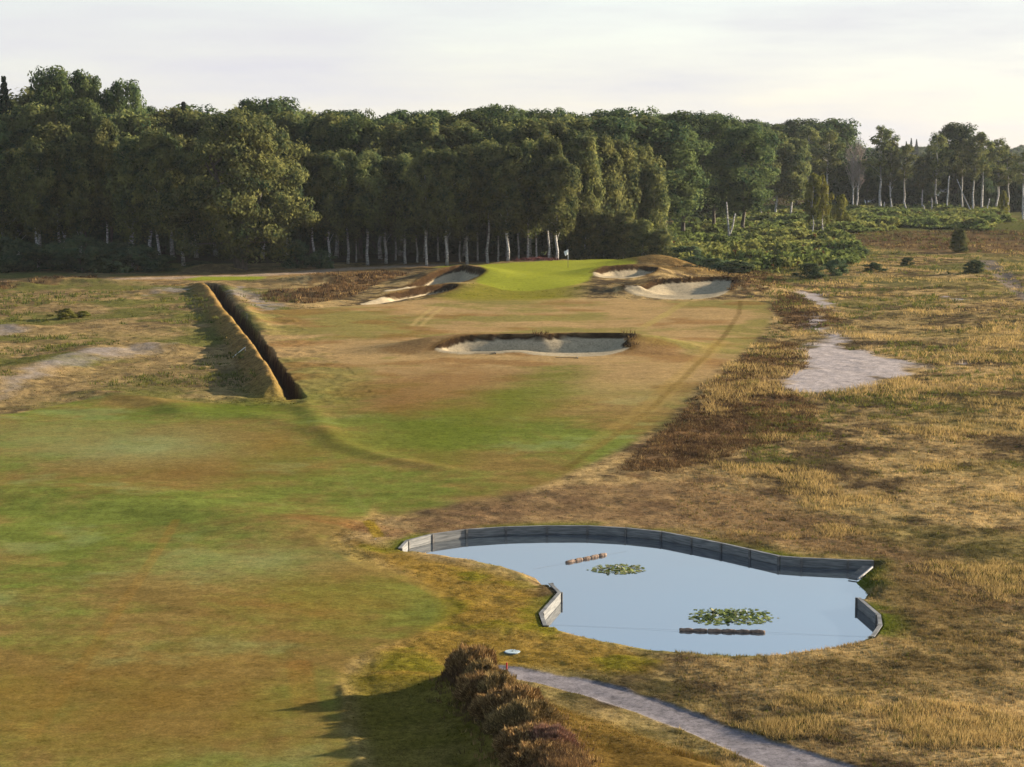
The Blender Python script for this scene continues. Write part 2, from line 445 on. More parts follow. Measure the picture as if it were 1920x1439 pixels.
def zfun(x, y):
    x = np.asarray(x, float); y = np.asarray(y, float)
    pl = plateau(x, y)
    z = pl.copy()
    z += 0.5 * (fbm(x, y, 26, 2, 3) - .5) * smooth(60, 110, y) * (1 - smooth(200, 225, y) * .6)
    z += 0.14 * (fbm(x, y, 7, 3, 4) - .5)
    # right-hand heath and the ground under the bracken lift a little
    z += 0.9 * smooth(285, 420, y) * smooth(-30, 60, x) + 0.35 * smooth(6, 30, x - .1 * y) * fbm(x, y, 9, 2, 8) * smooth(75, 110, y)
    for (mx, my, mz, sx, sy) in MOUNDS:
        g = np.exp(-((x - mx) / sx) ** 2 - ((y - my) / sy) ** 2)
        z += np.maximum(mz - pl, 0) * g
    for P, h, w in RIDGES:
        D, S, T = pl_dist(x, y, P, max(6, w * 3))
        z += h * np.exp(-(D / w) ** 2) * smooth(0, .12, T + .12) * (1 if w > 1 else 1)
    for b in BUNKERS:
        z += b.dz(x, y)
    # ditch with the spoil bank on its left
    D, S, T = pl_dist(x, y, DITCH, 14)
    S = -S                                  # polyline runs towards the camera: make + the right-hand (east) side
    ends = smooth(0.0, 0.12, T)
    wob = 0.5 * (fbm(x, y, 1.4, 4, 21, .6) - .5)
    inside = (1 - smooth(0.36, 0.60, np.abs(S + wob + .25 * (fbm(x, y, 5, 2, 24) - .5)))) * (D < 5)
    near = G(552, 744)[1]
    stop = smooth(near - .5, near - .1, y)
    bank = (0.62 + .3 * smooth(.5, .95, T)) * np.where(S < -1.15, smooth(-3.2, -1.15, S), 1 - smooth(-1.15, -0.4, S))
    bank = bank * ends * smooth(near - 1.2, near + 4.0, y) * (1 + .75 * (fbm(x, y, 3.0, 4, 22, .6) - .5)) + .12 * (fbm(x, y, .9, 3, 23) - .5) * (D < 5)
    rbank = .28 * np.exp(-((S - 1.4) / .9) ** 2) * ends * (1 - smooth(.45, .7, T))
    z += np.where(D < 13.5, bank + rbank, 0) - 1.15 * inside * stop
    # heather bank and the bank beside the gravel path
    D, S, T = pl_dist(x, y, BERM, 8)
    z += 0.72 * np.exp(-(D / .95) ** 2) * (1 + .35 * (fbm(x, y, .9, 3, 25) - .5))
    sd = sd_poly(x, y, BERM_PLATEAU, 8)
    z += 0.34 * (1 - smooth(-1.6, .2, sd))
    # gravel path is cut slightly into the turf
    sd = sd_poly(x, y, GRAVEL, 8)
    z -= 0.045 * (1 - smooth(-.12, .05, sd))
    # pond
    near_p = (y > 52) & (y < 90)
    if near_p.any():
        sd = sd_poly(x, y, POND, 8)
        dw = np.full(x.shape, 20.0); ds = np.full(x.shape, 20.0)
        for P in WALLS: dw = np.minimum(dw, pl_dist(x, y, P, 8)[0])
        for P in SHORES: ds = np.minimum(ds, pl_dist(x, y, P, 8)[0])
        flat = smooth(0, 4.5, sd)
        z = z * np.where(sd < 4.5, flat, 1)
        wall_z = np.where(sd > 0, 0.0, -1.5 * smooth(0, .12, -sd))
        shore_z = np.where(sd > 0, WATER_Z * (1 - smooth(-.25, .75, sd)) * 1.06, WATER_Z * .93 + sd * .9)
        shore_z = np.maximum(shore_z, -1.5)
        pz = np.where(dw <= ds, wall_z, shore_z)
        z = np.where(sd < 1.2, pz + np.where(sd > 0, z, 0), z)
    return z

# ------------------------------------------------------------------ ground sheet
rows = list(np.array([-400., -150., -40., 0., 20., 32., 40.]))
def py2y(py): return G(960, py)[1]
py = 1500.0
while True:
    y = py2y(py)
    if y > 305: break
    rows.append(y)
    step_px = 1.35 if 980 < py < 1250 else 1.9
    dy = min(py2y(py - step_px) - y, 0.30 if (138 < y < 172 or 195 < y < 262) else 0.42)
    ny = y + dy
    # invert
    py = 719.5 - 0; 
    lo, hi = 295.0, 1510.0
    for _ in range(40):
        mid = (lo + hi) / 2
        if py2y(mid) > ny: lo = mid
        else: hi = mid
    py = (lo + hi) / 2
rows += list(306 * np.exp(np.linspace(0, math.log(12000 / 306), 70)))
rows = np.array(rows)
uc = np.linspace(-1, 1, 640)
ue = np.array([1.03, 1.08, 1.16, 1.3, 1.6, 2.2, 3.5, 6, 12])
us = np.concatenate([-ue[::-1], uc, ue])
hw = 0.262 * np.maximum(rows, 30) + 1.5
GX = us[None, :] * hw[:, None]
GY = np.repeat(rows[:, None], len(us), 1)
gx, gy = GX.ravel(), GY.ravel()
gz = zfun(gx, gy)

# ---- colours of the ground (its own colours, as seen on level ground)
def fair_col(x, y):
    n = fbm(x, y, 7.5, 6, 31, .68); n2 = fbm(x, y, 2.2, 5, 32, .75); n3 = fbm(x, y, 16, 3, 33)
    k = np.clip((n - .5) * 3.4 + (n2 - .5) * 1.5 + (n3 - .5) * 1.8 + .56, 0, 1)[:, None]
    c = (1 - k) * lin(148, 124, 70) + k * lin(124, 132, 60)
    f = fbm(x, y, .9, 4, 35, .7)[:, None]; c = c * (.72 + .56 * f)
    pale = smooth(.60, .78, fbm(x, y, 5, 5, 34, .62))[:, None]
    return c * (1 - .5 * pale) + lin(148, 158, 96) * .5 * pale
def rough_col(x, y):
    n = fbm(x, y, 5.0, 5, 41, .6); n2 = fbm(x, y, 1.1, 4, 42, .65); n3 = fbm(x, y, 14, 3, 43)
    k = np.clip((n - .5) * 2.6 + (n2 - .5) * 2.4 + .46, 0, 1)[:, None]
    c = (1 - k) * lin(98, 82, 60) + k * lin(200, 168, 112)
    g = smooth(.5, .74, .6 * n3 + .4 * fbm(x, y, 2.6, 4, 44))[:, None]
    return c * (1 - .42 * g) + lin(118, 116, 58) * .42 * g

def paint(c, a, new):
    a = np.clip(a, 0, 1)[:, None]
    return c * (1 - a) + new * a
wx = gx + (0.02 * gy) * (fbm(gx, gy, 2.6, 4, 51) - .5); wy = gy + .07 * gy * (fbm(gx, gy, 2.6, 4, 52) - .5)
colr = rough_col(gx, gy)
rgh = np.full(gx.shape, 1.0)             # how tussocky the surface is
# heath beyond: browner, with bracken green
far_g = smooth(150, 250, gy) * smooth(.42, .62, fbm(gx, gy, 12, 4, 53))
colr = paint(colr, far_g * .75 * (gx > .11 * gy), lin(112, 112, 64))
# left-hand rough: green tussocks among dry grass
left = smooth(0, 2, -(gx + .105 * gy)) * smooth(110, 125, gy)
colr = paint(colr, left * .8, rough_col(gx * 1.3 + 80, gy) * .6 + .4 * lin(160, 134, 92))
colr = paint(colr, left * .85 * smooth(.42, .62, fbm(gx, gy, 9, 5, 54, .62)), lin(114, 114, 58))
# fairway and approach
fw = sd_poly(gx + .25 * (fbm(gx, gy, 1.4, 3, 56) - .5), gy, FAIRWAY, 30); ap = sd_poly(gx + .3 * (fbm(gx, gy, 1.4, 3, 55) - .5), gy, APPROACH, 30)
stk = fbm(gx / 6, gy, .8, 4, 95, .7)[:, None] - .5
fc = fair_col(gx, gy) * (1 + .5 * stk)
a = 1 - smooth(-.35, .15, fw)
# dry collar strip round the mown edge
colr = paint(colr, (1 - smooth(0, 1.4, fw)) * .55 * (gy < 100) * (gy > 58), lin(168, 138, 74))
colr = paint(colr, a, fc); rgh *= 1 - .8 * a
a2 = 1 - smooth(-.5, .4, ap)
dry = smooth(108, 135, gy)
dn = fbm(gx, gy, 11, 5, 57, .62); dn2 = fbm(gx, gy, 2.4, 5, 58, .72)
acol = lin(188, 155, 104) * (0.88 + .28 * dn2[:, None])
acol = paint(acol, smooth(.46, .64, dn) * .7, lin(136, 132, 66))
acol = paint(acol, smooth(.55, .75, fbm(gx, gy, 6, 3, 59)) * .5, lin(150, 104, 58))
ac = fc * (1 - dry[:, None]) + acol * (1 + .4 * stk) * dry[:, None]
# green irrigated tongue in the middle of the approach
tng = sd_poly(wx, wy, chaikin(GP([(690, 800), (760, 770), (900, 740), (1010, 690), (1110, 690), (1090, 740), (1010, 790), (900, 850), (820, 872), (760, 860), (700, 830)]), 2), 20)
ac = paint(ac, (1 - smooth(-3.5, 2.5, tng)) * .8, lin(112, 122, 44) * (.85 + .3 * dn2[:, None]))
brn = sd_poly(wx, wy, chaikin(GP([(640, 740), (760, 690), (930, 690), (960, 720), (860, 760), (720, 790)]), 2), 20)
ac = paint(ac, (1 - smooth(-3, 3, brn)) * .55, lin(142, 100, 56))
colr = paint(colr, a2, ac); rgh *= 1 - .8 * a2
# mown stripes and wheel tracks on the approach
def line_paint(pts, w, colv, al, closed=False):
    global colr
    D, S, T = pl_dist(gx, gy, GP(pts), 6)
    colr = paint(colr, (1 - smooth(w * .5, w, D)) * al * (.6 + .8 * (fbm(gx, gy, 3, 3, 77) - .2)), colv)
line_paint([(772, 612), (812, 578)], .3, lin(206, 176, 112), .7)
line_paint([(790, 612), (828, 580)], .3, lin(206, 176, 112), .7)
line_paint([(1210, 612), (1285, 568)], .6, lin(196, 172, 100), .6)
line_paint([(1180, 628), (1255, 590)], .5, lin(196, 172, 100), .35)
line_paint([(1388, 566), (1386, 590), (1350, 640), (1290, 705), (1220, 765), (1130, 830), (1060, 880)], .3, lin(110, 88, 44), .6)
line_paint([(1352, 640), (1240, 745), (1100, 840)], .9, lin(190, 158, 88), .35)
line_paint([(60, 1385), (150, 1250), (260, 1090), (330, 980)], .26, lin(170, 128, 60), .4)
line_paint([(560, 1240), (575, 1330)], .5, lin(172, 118, 60), .45)
line_paint([(600, 820), (650, 900), (690, 970)], .22, lin(150, 146, 84), .25)
line_paint([(612, 1012), (700, 1065), (790, 1092), (856, 1125), (868, 1150), (835, 1175)], .55, lin(184, 156, 84), .55)
line_paint([(560, 975), (660, 985), (740, 1000)], 1.0, lin(158, 108, 66), .5)
for (px_, py_, rx, ry, cc, al) in [(290, 842, 5, 6, (158, 168, 112), .7), (460, 1058, 3.2, 3, (156, 164, 104), .6), (60, 815, 6, 6, (150, 160, 92), .5), (1000, 560, 4, 4, (140, 140, 60), .4),
                                   (60, 1300, 5, 5, (142, 112, 54), .6), (330, 1330, 6, 5, (140, 112, 54), .6), (600, 1130, 4, 6, (156, 120, 58), .5), (360, 880, 6, 5, (138, 104, 52), .5), (520, 830, 5, 6, (146, 112, 54), .5)]:
    cx, cy = G(px_, py_)
    g = np.exp(-((gx - cx) / rx) ** 2 - ((gy - cy) / ry) ** 2) * (.3 + 1.4 * fbm(gx, gy, 1.6, 4, 60))
    colr = paint(colr, g * al, lin(*cc))
# scrubby band beyond the pond: trodden purple-brown
bp_ = sd_poly(wx, wy, chaikin(GP([(700, 985), (900, 940), (1120, 895), (1300, 890), (1460, 930), (1640, 1000), (1900, 1090), (1910, 1160), (1680, 1140), (1640, 1050), (1300, 1000), (1050, 978), (760, 1010)]), 1), 15)
colr = paint(colr, (1 - smooth(-2, 1.5, bp_)) * .75, lin(144, 114, 82) * (.6 + .75 * fbm(gx, gy, 1.0, 4, 62, .65)[:, None]))
# olive ground right of the pond, dry golden foreground
ol = sd_poly(wx, wy, chaikin(GP([(1660, 1060), (1780, 1100), (1900, 1160), (1960, 1300), (1500, 1300), (1300, 1260), (1640, 1210)]), 1), 12)
colr = paint(colr, (1 - smooth(-2, 1.5, ol)) * .6, lin(126, 106, 64) * (.6 + .75 * fbm(gx, gy, .8, 4, 63, .7)[:, None]))
sh = np.minimum(np.abs(sd_poly(gx, gy, POND, 8)), 8)
colr = paint(colr, (1 - smooth(.1, 1.3, sh)) * smooth(.38, .62, fbm(gx, gy, 2.2, 3, 64)) * .9, lin(104, 112, 38))
# turf between pond and fairway: yellow green
nb = sd_poly(gx, gy, chaikin(GP([(640, 1010), (745, 1035), (1000, 1090), (1000, 1170), (1240, 1238), (1200, 1262), (940, 1238), (840, 1262), (660, 1280), (740, 1210), (866, 1150), (800, 1090)]), 1), 8)
colr = paint(colr, (1 - smooth(-.5, .7, nb)) * .8, lin(158, 126, 52) * (.75 + .5 * fbm(gx, gy, .7, 4, 65, .7)[:, None]))
colr = paint(colr, (1 - smooth(-.5, .7, nb)) * smooth(.5, .68, fbm(gx, gy, 2.4, 4, 66)) * .7, lin(126, 124, 36))
bs = sd_poly(gx, gy, BERM_PLATEAU, 8)
colr = paint(colr, (1 - smooth(-.6, .6, bs)) * .85, lin(118, 92, 42) * (.6 + .8 * fbm(gx, gy, .7, 4, 67, .7)[:, None]))
D, S, T = pl_dist(gx, gy, BERM, 5)
colr = paint(colr, (1 - smooth(.5, 1.1, D)) * .9, lin(112, 90, 64) * (.5 + .9 * fbm(gx, gy, .4, 3, 96, .7)[:, None]))
# turf strip left of the heather bank
sb = sd_poly(gx, gy, GP([(650, 1260), (850, 1262), (960, 1360), (1010, 1460), (700, 1490)]), 6)
colr = paint(colr, (1 - smooth(-.5, .4, sb)) * .8, lin(124, 112, 40) * (.7 + .6 * fbm(gx, gy, 1.2, 4, 68, .65)[:, None]))
# laid turf squares
tf = sd_poly(gx, gy, GP([(678, 978), (700, 976), (722, 1005), (700, 1008)]), 5)
colr = paint(colr, (1 - smooth(-.05, .05, tf)) * .8, lin(158, 132, 40) * (.7 + .6 * fbm(gx, gy, .5, 2, 69)[:, None]))
# heather
for P in HEATHER[:3]:
    s_ = sd_poly(wx, wy, P, 15)
    k = 1 - smooth(-1.2, .6, s_)
    colr = paint(colr, k * .9, lin(130, 100, 70) * (.5 + .8 * fbm(gx, gy, .9, 4, 70, .7)[:, None])); rgh += k * .6
for P in HEATH_LEFT:
    s_ = sd_poly(wx, wy, P, 15)
    colr = paint(colr, (1 - smooth(-.8, .5, s_)) * .8, lin(134, 104, 68) * (.55 + .8 * fbm(gx, gy, 1.2, 4, 71, .7)[:, None]))
# pale sandy ground
for P in WHITE_SAND:
    s_ = sd_poly(wx, wy, P, 15)
    k = (1 - smooth(-1.6, .5, s_)) * (.35 + .9 * fbm(gx, gy, 1.7, 5, 72, .7))
    colr = paint(colr, np.clip(k * 1.45, 0, .95), lin(206, 192, 184) * (.78 + .36 * fbm(gx, gy, .6, 3, 73)[:, None])); rgh *= 1 - .6 * np.clip(k, 0, 1)
for P in LEFT_TRACK:
    s_ = sd_poly(wx, wy, P, 15)
    k = (1 - smooth(-1.0, .8, s_)) * (.1 + 1.1 * fbm(gx, gy, 1.6, 5, 74, .72))
    colr = paint(colr, np.clip(k, 0, .9), lin(164, 152, 142)); rgh *= 1 - .5 * np.clip(k, 0, 1)
D, S, T = pl_dist(gx, gy, ROAD, 20)
colr = paint(colr, (1 - smooth(4.5, 7, D)) * .6, lin(178, 140, 88))
colr = paint(colr, (1 - smooth(1.6, 3.0, D + 1.2 * (fbm(gx, gy, 2, 3, 75) - .5))) * .9, lin(192, 166, 138)); 
D, S, T = pl_dist(gx, gy, GP([(1850, 492), (1878, 516), (1910, 545), (1960, 590)]), 12)
colr = paint(colr, (1 - smooth(.8, 1.5, D)) * .85, lin(140, 126, 116))
# putting green, apron, and the bright tees
wob = 1.2 * (fbm(gx, gy, 5, 3, 76) - .5)
gsd = sd_poly(gx + wob * .4, gy + wob, chaikin(GP([(868, 500, .9), (940, 492, 1.05), (1090, 486, 1.05), (1190, 481, 1.1), (1205, 498, 1.0), (1110, 517, .9), (1100, 532, .7), (1030, 544, .45), (930, 546, .4), (885, 535, .5), (912, 522, .8), (888, 506, .9)]), 2), 20)
apr = sd_poly(gx + wob * .5, gy + wob * 2, chaikin(GP([(780, 565, .1), (870, 540, .4), (900, 515, .8), (1100, 515, .9), (1110, 545, .4), (1080, 560, .2), (960, 566, .05)]), 2), 20)
colr = paint(colr, (1 - smooth(-3.5, 1.2, apr)) * .9, lin(146, 138, 50) * (.85 + .3 * dn2[:, None])); rgh *= 1 - .7 * (1 - smooth(-1, .5, apr))
k = 1 - smooth(-.4, .4, gsd)
colr = paint(colr, k, lin(164, 166, 58) * (.9 + .2 * fbm(gx, gy, 6, 3, 78)[:, None])); rgh *= 1 - .95 * k
for P in ([(810, 502), (840, 496), (960, 491), (960, 493), (850, 500)], [(1085, 489), (1180, 482), (1186, 485), (1090, 493)], [(345, 524), (380, 518), (500, 519), (490, 524), (370, 527)]):
    s_ = sd_poly(gx, gy, GP(P), 15)
    k = 1 - smooth(-.6, .6, s_)
    colr = paint(colr, k * .9, lin(158, 166, 52)); rgh *= 1 - .8 * k
# dry faces of the mounds right of the green
for (mx, my, mz, sx, sy) in MOUNDS[:3] + MOUNDS[5:6]:
    g = np.exp(-((gx - mx - 1) / sx) ** 2 - ((gy - my) / sy) ** 2)
    colr = paint(colr, smooth(.25, .6, g) * .75, lin(128, 100, 56)); rgh += .4 * g
mx, my, mz, sx, sy = MOUNDS[3]
# ditch: dark brown earth inside, dry grass on the bank
D, S, T = pl_dist(gx, gy, DITCH, 14); S = -S
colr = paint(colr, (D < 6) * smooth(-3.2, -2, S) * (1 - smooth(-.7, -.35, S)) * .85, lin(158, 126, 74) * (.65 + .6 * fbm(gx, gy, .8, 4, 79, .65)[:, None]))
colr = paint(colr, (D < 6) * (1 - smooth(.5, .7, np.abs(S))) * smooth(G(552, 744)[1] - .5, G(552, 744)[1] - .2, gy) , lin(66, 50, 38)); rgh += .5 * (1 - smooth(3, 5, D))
g = np.exp(-((gx - G(470, 755)[0]) / 4) ** 2 - ((gy - G(470, 760)[1]) / 5) ** 2)
colr = paint(colr, g * .8, lin(104, 116, 40))
# bunkers: sand inside, peaty turf lip
for b in BUNKERS:
    sd, t = b.parts(gx, gy)
    wd = np.where(t > .42, .42, .0)
    colr = paint(colr, (1 - smooth(.15, .75, sd)) * (t > .35) * .7, lin(104, 76, 40))
    colr = paint(colr, (1 - smooth(-.02, .05, sd)) * (t > .38), lin(70, 52, 34))
    k = 1 - smooth(-.08, .08, sd + wd)
    colr = paint(colr, k, lin(206, 186, 150) * (.93 + .14 * fbm(gx, gy, 1.5, 4, 80)[:, None])); rgh *= 1 - .85 * k
# gravel path
s_ = sd_poly(gx + .12 * (fbm(gx, gy, .6, 3, 81) - .5), gy + .3 * (fbm(gx, gy, .6, 3, 82) - .5), GRAVEL, 8)
k = 1 - smooth(-.1, .06, s_)
colr = paint(colr, k, lin(154, 146, 146) * (.85 + .3 * fbm(gx, gy, .35, 3, 83)[:, None])); rgh *= 1 - .7 * k
bh = sd_poly(wx, wy, chaikin(GP([(1560, 448), (1640, 440), (1900, 438), (1990, 445), (1990, 486), (1800, 476), (1640, 474)]), 1), 20)
colr = paint(colr, (1 - smooth(-6, 6, bh)) * .85, lin(116, 92, 66) * (.7 + .6 * fbm(gx, gy, 3, 4, 90, .65)[:, None]))
bh = sd_poly(wx, wy, chaikin(GP([(1230, 480), (1250, 425), (1480, 400), (1890, 398), (2050, 400), (2050, 442), (1560, 448), (1620, 490), (1500, 520), (1300, 505)]), 1), 20)
colr = paint(colr, (1 - smooth(-6, 6, bh)) * .8, lin(96, 98, 52) * (.7 + .6 * fbm(gx, gy, 3, 4, 92, .65)[:, None]))
# woodland floor
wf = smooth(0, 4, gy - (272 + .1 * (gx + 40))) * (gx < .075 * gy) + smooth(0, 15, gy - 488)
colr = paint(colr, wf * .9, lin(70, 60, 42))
colr = paint(colr, (gz < -.52) * (gy < 90) * (gy > 50) * .9, lin(60, 52, 40))
# tussocky relief of the rough
rl = np.clip(rgh, 0, 2)
gz2 = gz + rl * (0.16 * (fbm(gx, gy, 1.1, 3, 85, .6) - .5) * smooth(52, 60, gy + 8) + .00022 * gy * (fbm(gx, gy, .9, 2, 86) - .5)) * (gy < 320) * np.where((gy < 90) & (gy > 50), smooth(.0, 1.0, sd_poly(gx, gy, POND, 4)), 1)
GK = 0.505
nr, nc = len(rows), len(us)
idx = np.arange(nr * nc).reshape(nr, nc)
quads = np.stack([idx[:-1, :-1], idx[:-1, 1:], idx[1:, 1:], idx[1:, :-1]], -1).reshape(-1, 4)
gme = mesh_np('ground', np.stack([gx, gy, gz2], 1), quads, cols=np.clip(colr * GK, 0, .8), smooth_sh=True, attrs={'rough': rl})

def ground_mat():
    m, nt, b = new_mat('ground_turf')
    A = nt.nodes.new('ShaderNodeAttribute'); A.attribute_name = 'Col'
    Rg = nt.nodes.new('ShaderNodeAttribute'); Rg.attribute_name = 'rough'
    co = nt.nodes.new('ShaderNodeTexCoord')
    def noise(s, d=5, r=.6):
        n = nt.nodes.new('ShaderNodeTexNoise'); n.inputs['Scale'].default_value = s; n.inputs['Detail'].default_value = d; n.inputs['Roughness'].default_value = r
        nt.links.new(co.outputs['Object'], n.inputs['Vector']); return n
    n1, n2, n3 = noise(1.7, 6, .7), noise(5.5, 5, .75), noise(16.0, 3, .75)
    def mr(src, a, b_, c, d):
        q = nt.nodes.new('ShaderNodeMapRange'); q.inputs['From Min'].default_value = a; q.inputs['From Max'].default_value = b_
        q.inputs['To Min'].default_value = c; q.inputs['To Max'].default_value = d; nt.links.new(src, q.inputs['Value']); return q.outputs['Result']
    def math_(op, x, y):
        q = nt.nodes.new('ShaderNodeMath'); q.operation = op
        for i, v in enumerate((x, y)):
            if isinstance(v, (int, float)): q.inputs[i].default_value = v
            else: nt.links.new(v, q.inputs[i])
        return q.outputs[0]
    f1 = mr(n1.outputs['Fac'], .3, .7, -.20, .20); f2 = mr(n2.outputs['Fac'], .3, .7, -.28, .28); f3 = mr(n3.outputs['Fac'], .3, .7, -.24, .24)
    rs = math_('ADD', math_('MULTIPLY', Rg.outputs['Fac'], .6), 1.0)
    tot = math_('ADD', math_('MULTIPLY', math_('ADD', math_('ADD', f1, f2), f3), rs), 1.0)
    vm = nt.nodes.new('ShaderNodeVectorMath'); vm.operation = 'SCALE'
    nt.links.new(A.outputs['Color'], vm.inputs[0]); nt.links.new(tot, vm.inputs['Scale'])
    nt.links.new(vm.outputs['Vector'], b.inputs['Base Color'])
    b.inputs['Roughness'].default_value = 1.0; b.inputs['Specular IOR Level'].default_value = 0.0
    bp = nt.nodes.new('ShaderNodeBump'); bp.inputs['Distance'].default_value = .05
    nt.links.new(math_('MULTIPLY', math_('ADD', math_('MULTIPLY', Rg.outputs['Fac'], .8), .12), .55), bp.inputs['Strength'])
    hh = math_('ADD', math_('ADD', math_('MULTIPLY', n1.outputs['Fac'], 1.6), n2.outputs['Fac']), math_('MULTIPLY', n3.outputs['Fac'], .4))
    nt.links.new(hh, bp.inputs['Height']); nt.links.new(bp.outputs['Normal'], b.inputs['Normal'])
    return m
ground = link('ground', gme, ground_mat()); ground['kind'] = 'structure'

# ------------------------------------------------------------------ pond water
def water_mat():
    m, nt, b = new_mat('pond_water')
    b.inputs['Base Color'].default_value = (.035, .048, .06, 1)
    b.inputs['Roughness'].default_value = .03
    b.inputs['IOR'].default_value = 5.6
    b.inputs['Specular IOR Level'].default_value = .5
    co = nt.nodes.new('ShaderNodeTexCoord'); no = nt.nodes.new('ShaderNodeTexNoise'); no.inputs['Scale'].default_value = .9; no.inputs['Detail'].default_value = 3
    bp = nt.nodes.new('ShaderNodeBump'); bp.inputs['Strength'].default_value = .05; bp.inputs['Distance'].default_value = .02
    nt.links.new(co.outputs['Object'], no.inputs['Vector']); nt.links.new(no.outputs['Fac'], bp.inputs['Height']); nt.links.new(bp.outputs['Normal'], b.inputs['Normal'])
    return m
cen = POND.mean(0)
wp = POND + 0.0
nrm = np.roll(wp, -1, 0) - np.roll(wp, 1, 0); nrm /= np.maximum(np.hypot(*nrm.T)[:, None], 1e-6)
wp = wp + np.stack([nrm[:, 1], -nrm[:, 0]], 1) * -0.0
wme = bpy.data.meshes.new('pond_water')
# a slightly larger outline, the banks cut it off
x0, y0 = POND.min(0) - .6; x1, y1 = POND.max(0) + .6
wme.from_pydata([(x0, y0, WATER_Z), (x1, y0, WATER_Z), (x1, y1, WATER_Z), (x0, y1, WATER_Z)], [], [(0, 1, 2, 3)])
tag(link('pond_water', wme, water_mat()), kind='structure')
# ------------------------------------------------------------------ trees
M_BIRCH_LEAF = leaf_mat('birch_leaves', (.032, .054, .027), (.235, .228, .070), .42, .28)
M_OAK_LEAF = leaf_mat('oak_leaves', (.024, .048, .025), (.150, .175, .054), .38, .3)
M_EDGE_LEAF = leaf_mat('wood_edge_leaves', (.036, .056, .027), (.240, .230, .068), .42, .22)
M_SHRUB_LEAF = leaf_mat('shrub_leaves', (.036, .062, .032), (.135, .160, .066), .34, .25, .8)
M_YELLOW_LEAF = leaf_mat('young_birch_leaves', (.10, .11, .02), (.24, .225, .05), .45, .15)
M_CONIFER = leaf_mat('conifer_needles', (.014, .026, .014), (.032, .05, .026), .1, .2)
M_BARK = noise_mat('grey_bark', (.055, .045, .035), (.14, .115, .09), 5, .95, .6, .05, (1, 1, .25))
M_TWIG = noise_mat('bare_twigs', (.26, .21, .18), (.40, .33, .27), 5, .95, 0)
M_BIRCH = noise_mat('white_birch_bark', (.09, .08, .07), (.66, .62, .56), 2.6, .8, .3, .02, (1.2, 1.2, 2.6), 4)

def leaf_cloud(rng, C, Rr, n_each, size, crown_c, droop=0.0, jitter=.42, aspect=.62):
    """leaf-sized faces in clumps; C (k,3) centres, Rr (k,3) radii"""
    k = len(C); n = k * n_each
    ci = np.repeat(np.arange(k), n_each)
    d = rng.normal(size=(n, 3)); d /= np.linalg.norm(d, axis=1)[:, None]
    r = rng.uniform(.12, 1, n) ** .42
    P = C[ci] + d * Rr[ci] * r[:, None]
    if droop:
        P[:, 2] -= droop * rng.uniform(0, 1, n) ** 2
    oc = P - crown_c; oc /= np.maximum(np.linalg.norm(oc, axis=1)[:, None], 1e-6)
    N = d * .75 + oc * .45 + rng.normal(size=(n, 3)) * jitter
    N /= np.linalg.norm(N, axis=1)[:, None]
    up = np.tile(np.array([0, 0, 1.0]), (n, 1)) + rng.normal(size=(n, 3)) * (.35 if droop else 1.2)
    T1 = up - N * (up * N).sum(1)[:, None]; T1 /= np.maximum(np.linalg.norm(T1, axis=1)[:, None], 1e-6)
    T2 = np.cross(N, T1)
    s = size * rng.uniform(.6, 1.35, n)[:, None]
    bend = N * s * .25
    V = np.stack([P - T1 * s, P + T2 * s * aspect - bend, P + T1 * s, P - T2 * s * aspect - bend], 1).reshape(-1, 3)
    F = np.arange(n * 4).reshape(-1, 4)
    return V, F

def wander(p0, p1, n, amp, rnd):
    p0, p1 = Vector(p0), Vector(p1); out = []
    for i in range(n + 1):
        t = i / n
        q = p0.lerp(p1, t)
        if 0 < i < n: q += Vector((rnd.uniform(-amp, amp), rnd.uniform(-amp, amp), 0))
        out.append(q)
    return out

